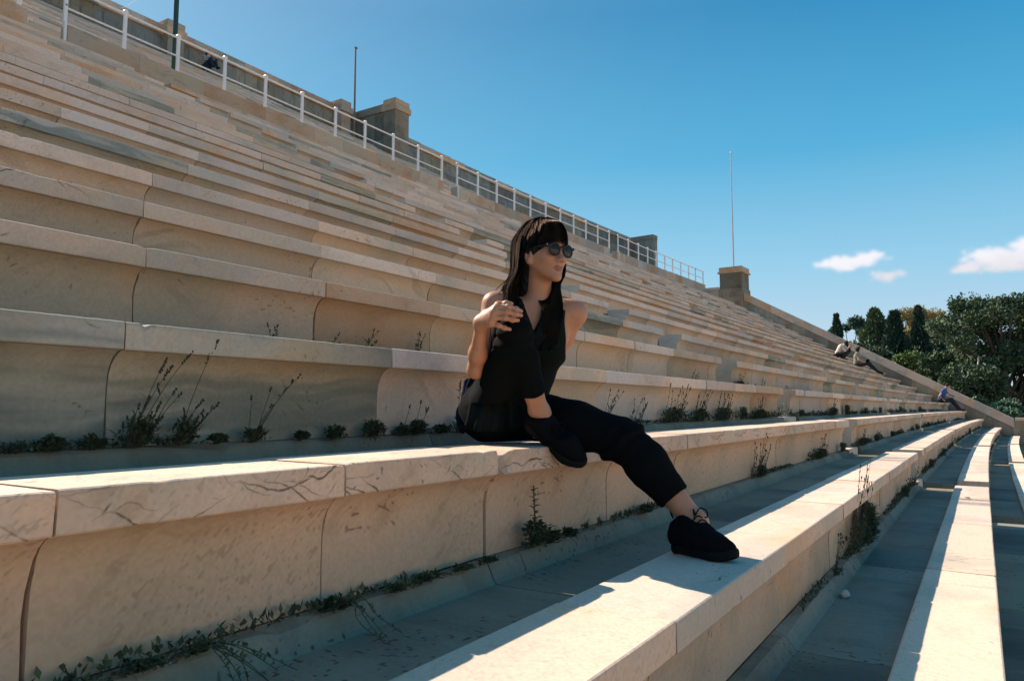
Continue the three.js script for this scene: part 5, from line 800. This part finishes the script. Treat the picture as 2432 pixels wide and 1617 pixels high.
// seated facing downhill (negative uphill axis)
farPerson(42.0, TW + .17, TH, 'person in a blue shirt sitting bent forward near the end wall', { pelvis: [0, .02, .12], chest: [-.05, -.12, .50], neck: [-.05, -.22, .66], head: [-.05, -.31, .80], nose: [-.05, -.42, .78], face: [-.05, -.43, .77], shA: [-.24, -.15, .58], elA: [-.30, .03, .32], haA: [-.27, -.16, .10], shB: [.14, -.18, .58], elB: [.2, -.38, .38], haB: [.12, -.55, .3], hipA: [-.09, .02, .11], knA: [-.13, -.45, .12], ftA: [-.10, -.72, -.30], toA: [-.10, -.90, -.36], hipB: [.09, .02, .11], knB: [.13, -.45, .16], ftB: [.14, -.78, -.32], toB: [.14, -.96, -.36] }, { shirt: [.025, .075, .24], trousers: [.010, .011, .014], shoes: [.012, .012, .014], sleeve: .35 });
{ const bag = thing('bag', 'black bag lying on the bench beside the person in the blue shirt', 'bag', null); const p = pos(41.3, TW + .14, TH + .07); part('bag_body', sdfGeo((x, y, z) => ell([p.x, p.y, p.z], [.42, .085, .15])(x, y, z) - .03 * (fbm3(x * 7, y * 9, z * 7, 2) - .5), [p.x - .55, p.y - .16, p.z - .3], [p.x + .55, p.y + .2, p.z + .3], .02), M.blackTrousers, bag); part('strap', stemTube([pos(41.0, TW + .1, TH + .13), pos(41.2, TW + .05, TH + .22), pos(41.5, TW + .1, TH + .13)], .014, .014), M.blackTrousers, bag); }
farPerson(37.6, 5 * TW + .16, 5 * TH, 'person in a striped shirt sitting with legs stretched over the rows', { pelvis: [0, .05, .13], chest: [0, .02, .50], neck: [0, -.03, .68], head: [0, -.08, .84], nose: [0, -.19, .82], face: [0, -.20, .80], back: [0, .1, .84], tail: [0, .06, .55], shA: [-.19, .0, .60], elA: [-.25, -.08, .34], haA: [-.14, -.30, .22], shB: [.19, .0, .60], elB: [.25, -.08, .34], haB: [.12, -.32, .24], hipA: [-.09, .02, .11], knA: [-.11, -.44, .15], ftA: [-.10, -.82, -.20], toA: [-.10, -1.02, -.30], hipB: [.09, .02, .11], knB: [.11, -.46, .17], ftB: [.12, -.80, -.22], toB: [.12, -1.0, -.32] }, { shirt: [.34, .30, .24], stripe: [.09, .12, .09], trousers: [.010, .010, .012], shoes: [.014, .012, .012], sleeve: .4, long: 1 }, (t, w) => { const g = new THREE.SphereGeometry(1, 12, 8).scale(.15, .07, .08); g.translate(...w([0, -.42, .30])); part('held_camera', g, M.blackTrousers, t); });
farPerson(39.3, 7 * TW - .25, 6 * TH + .05, 'person in a white jacket with long dark hair crouching and looking down', { pelvis: [0, .12, .32], chest: [0, -.04, .62], neck: [0, -.20, .74], head: [0, -.32, .80], nose: [0, -.43, .74], face: [0, -.44, .72], back: [0, -.2, .86], tail: [.05, -.44, .42], shA: [-.18, -.08, .68], elA: [-.2, -.28, .44], haA: [-.1, -.46, .66], shB: [.18, -.08, .68], elB: [.2, -.28, .44], haB: [.08, -.48, .66], hipA: [-.09, .1, .28], knA: [-.13, -.32, .40], ftA: [-.11, -.02, .06], toA: [-.11, -.22, .04], hipB: [.09, .1, .28], knB: [.13, -.34, .40], ftB: [.11, -.06, .06], toB: [.11, -.26, .04] }, { shirt: [.62, .54, .47], trousers: [.012, .012, .014], shoes: [.014, .013, .012], sleeve: .95, long: 1 });
farPerson(19.7, 26.6, 14.75, 'person in a pale top and navy trousers high by the green mast', { pelvis: [0, .1, .13], chest: [.02, .02, .48], neck: [.02, -.02, .64], head: [.02, -.05, .78], nose: [.02, -.16, .76], face: [.02, -.17, .75], back: [0, .1, .8], tail: [0, .06, .6], shA: [-.17, 0, .56], elA: [-.22, -.16, .36], haA: [-.08, -.36, .38], shB: [.19, 0, .56], elB: [.24, -.16, .36], haB: [.10, -.38, .38], hipA: [-.09, .08, .13], knA: [-.08, -.36, .40], ftA: [-.06, -.5, .02], toA: [-.06, -.66, .0], hipB: [.09, .08, .13], knB: [.14, -.36, .40], ftB: [.14, -.5, .02], toB: [.14, -.66, .0] }, { shirt: [.5, .47, .45], stripe: [.12, .12, .13], trousers: [.014, .02, .035], shoes: [.01, .01, .012], sleeve: .6, long: 1 });
// ---------------------------------------------------------------- shadows and render
scene.traverse(o => { if (o.isMesh || o.isInstancedMesh) { o.castShadow = true; o.receiveShadow = true; } });
renderer.render(scene, camera);
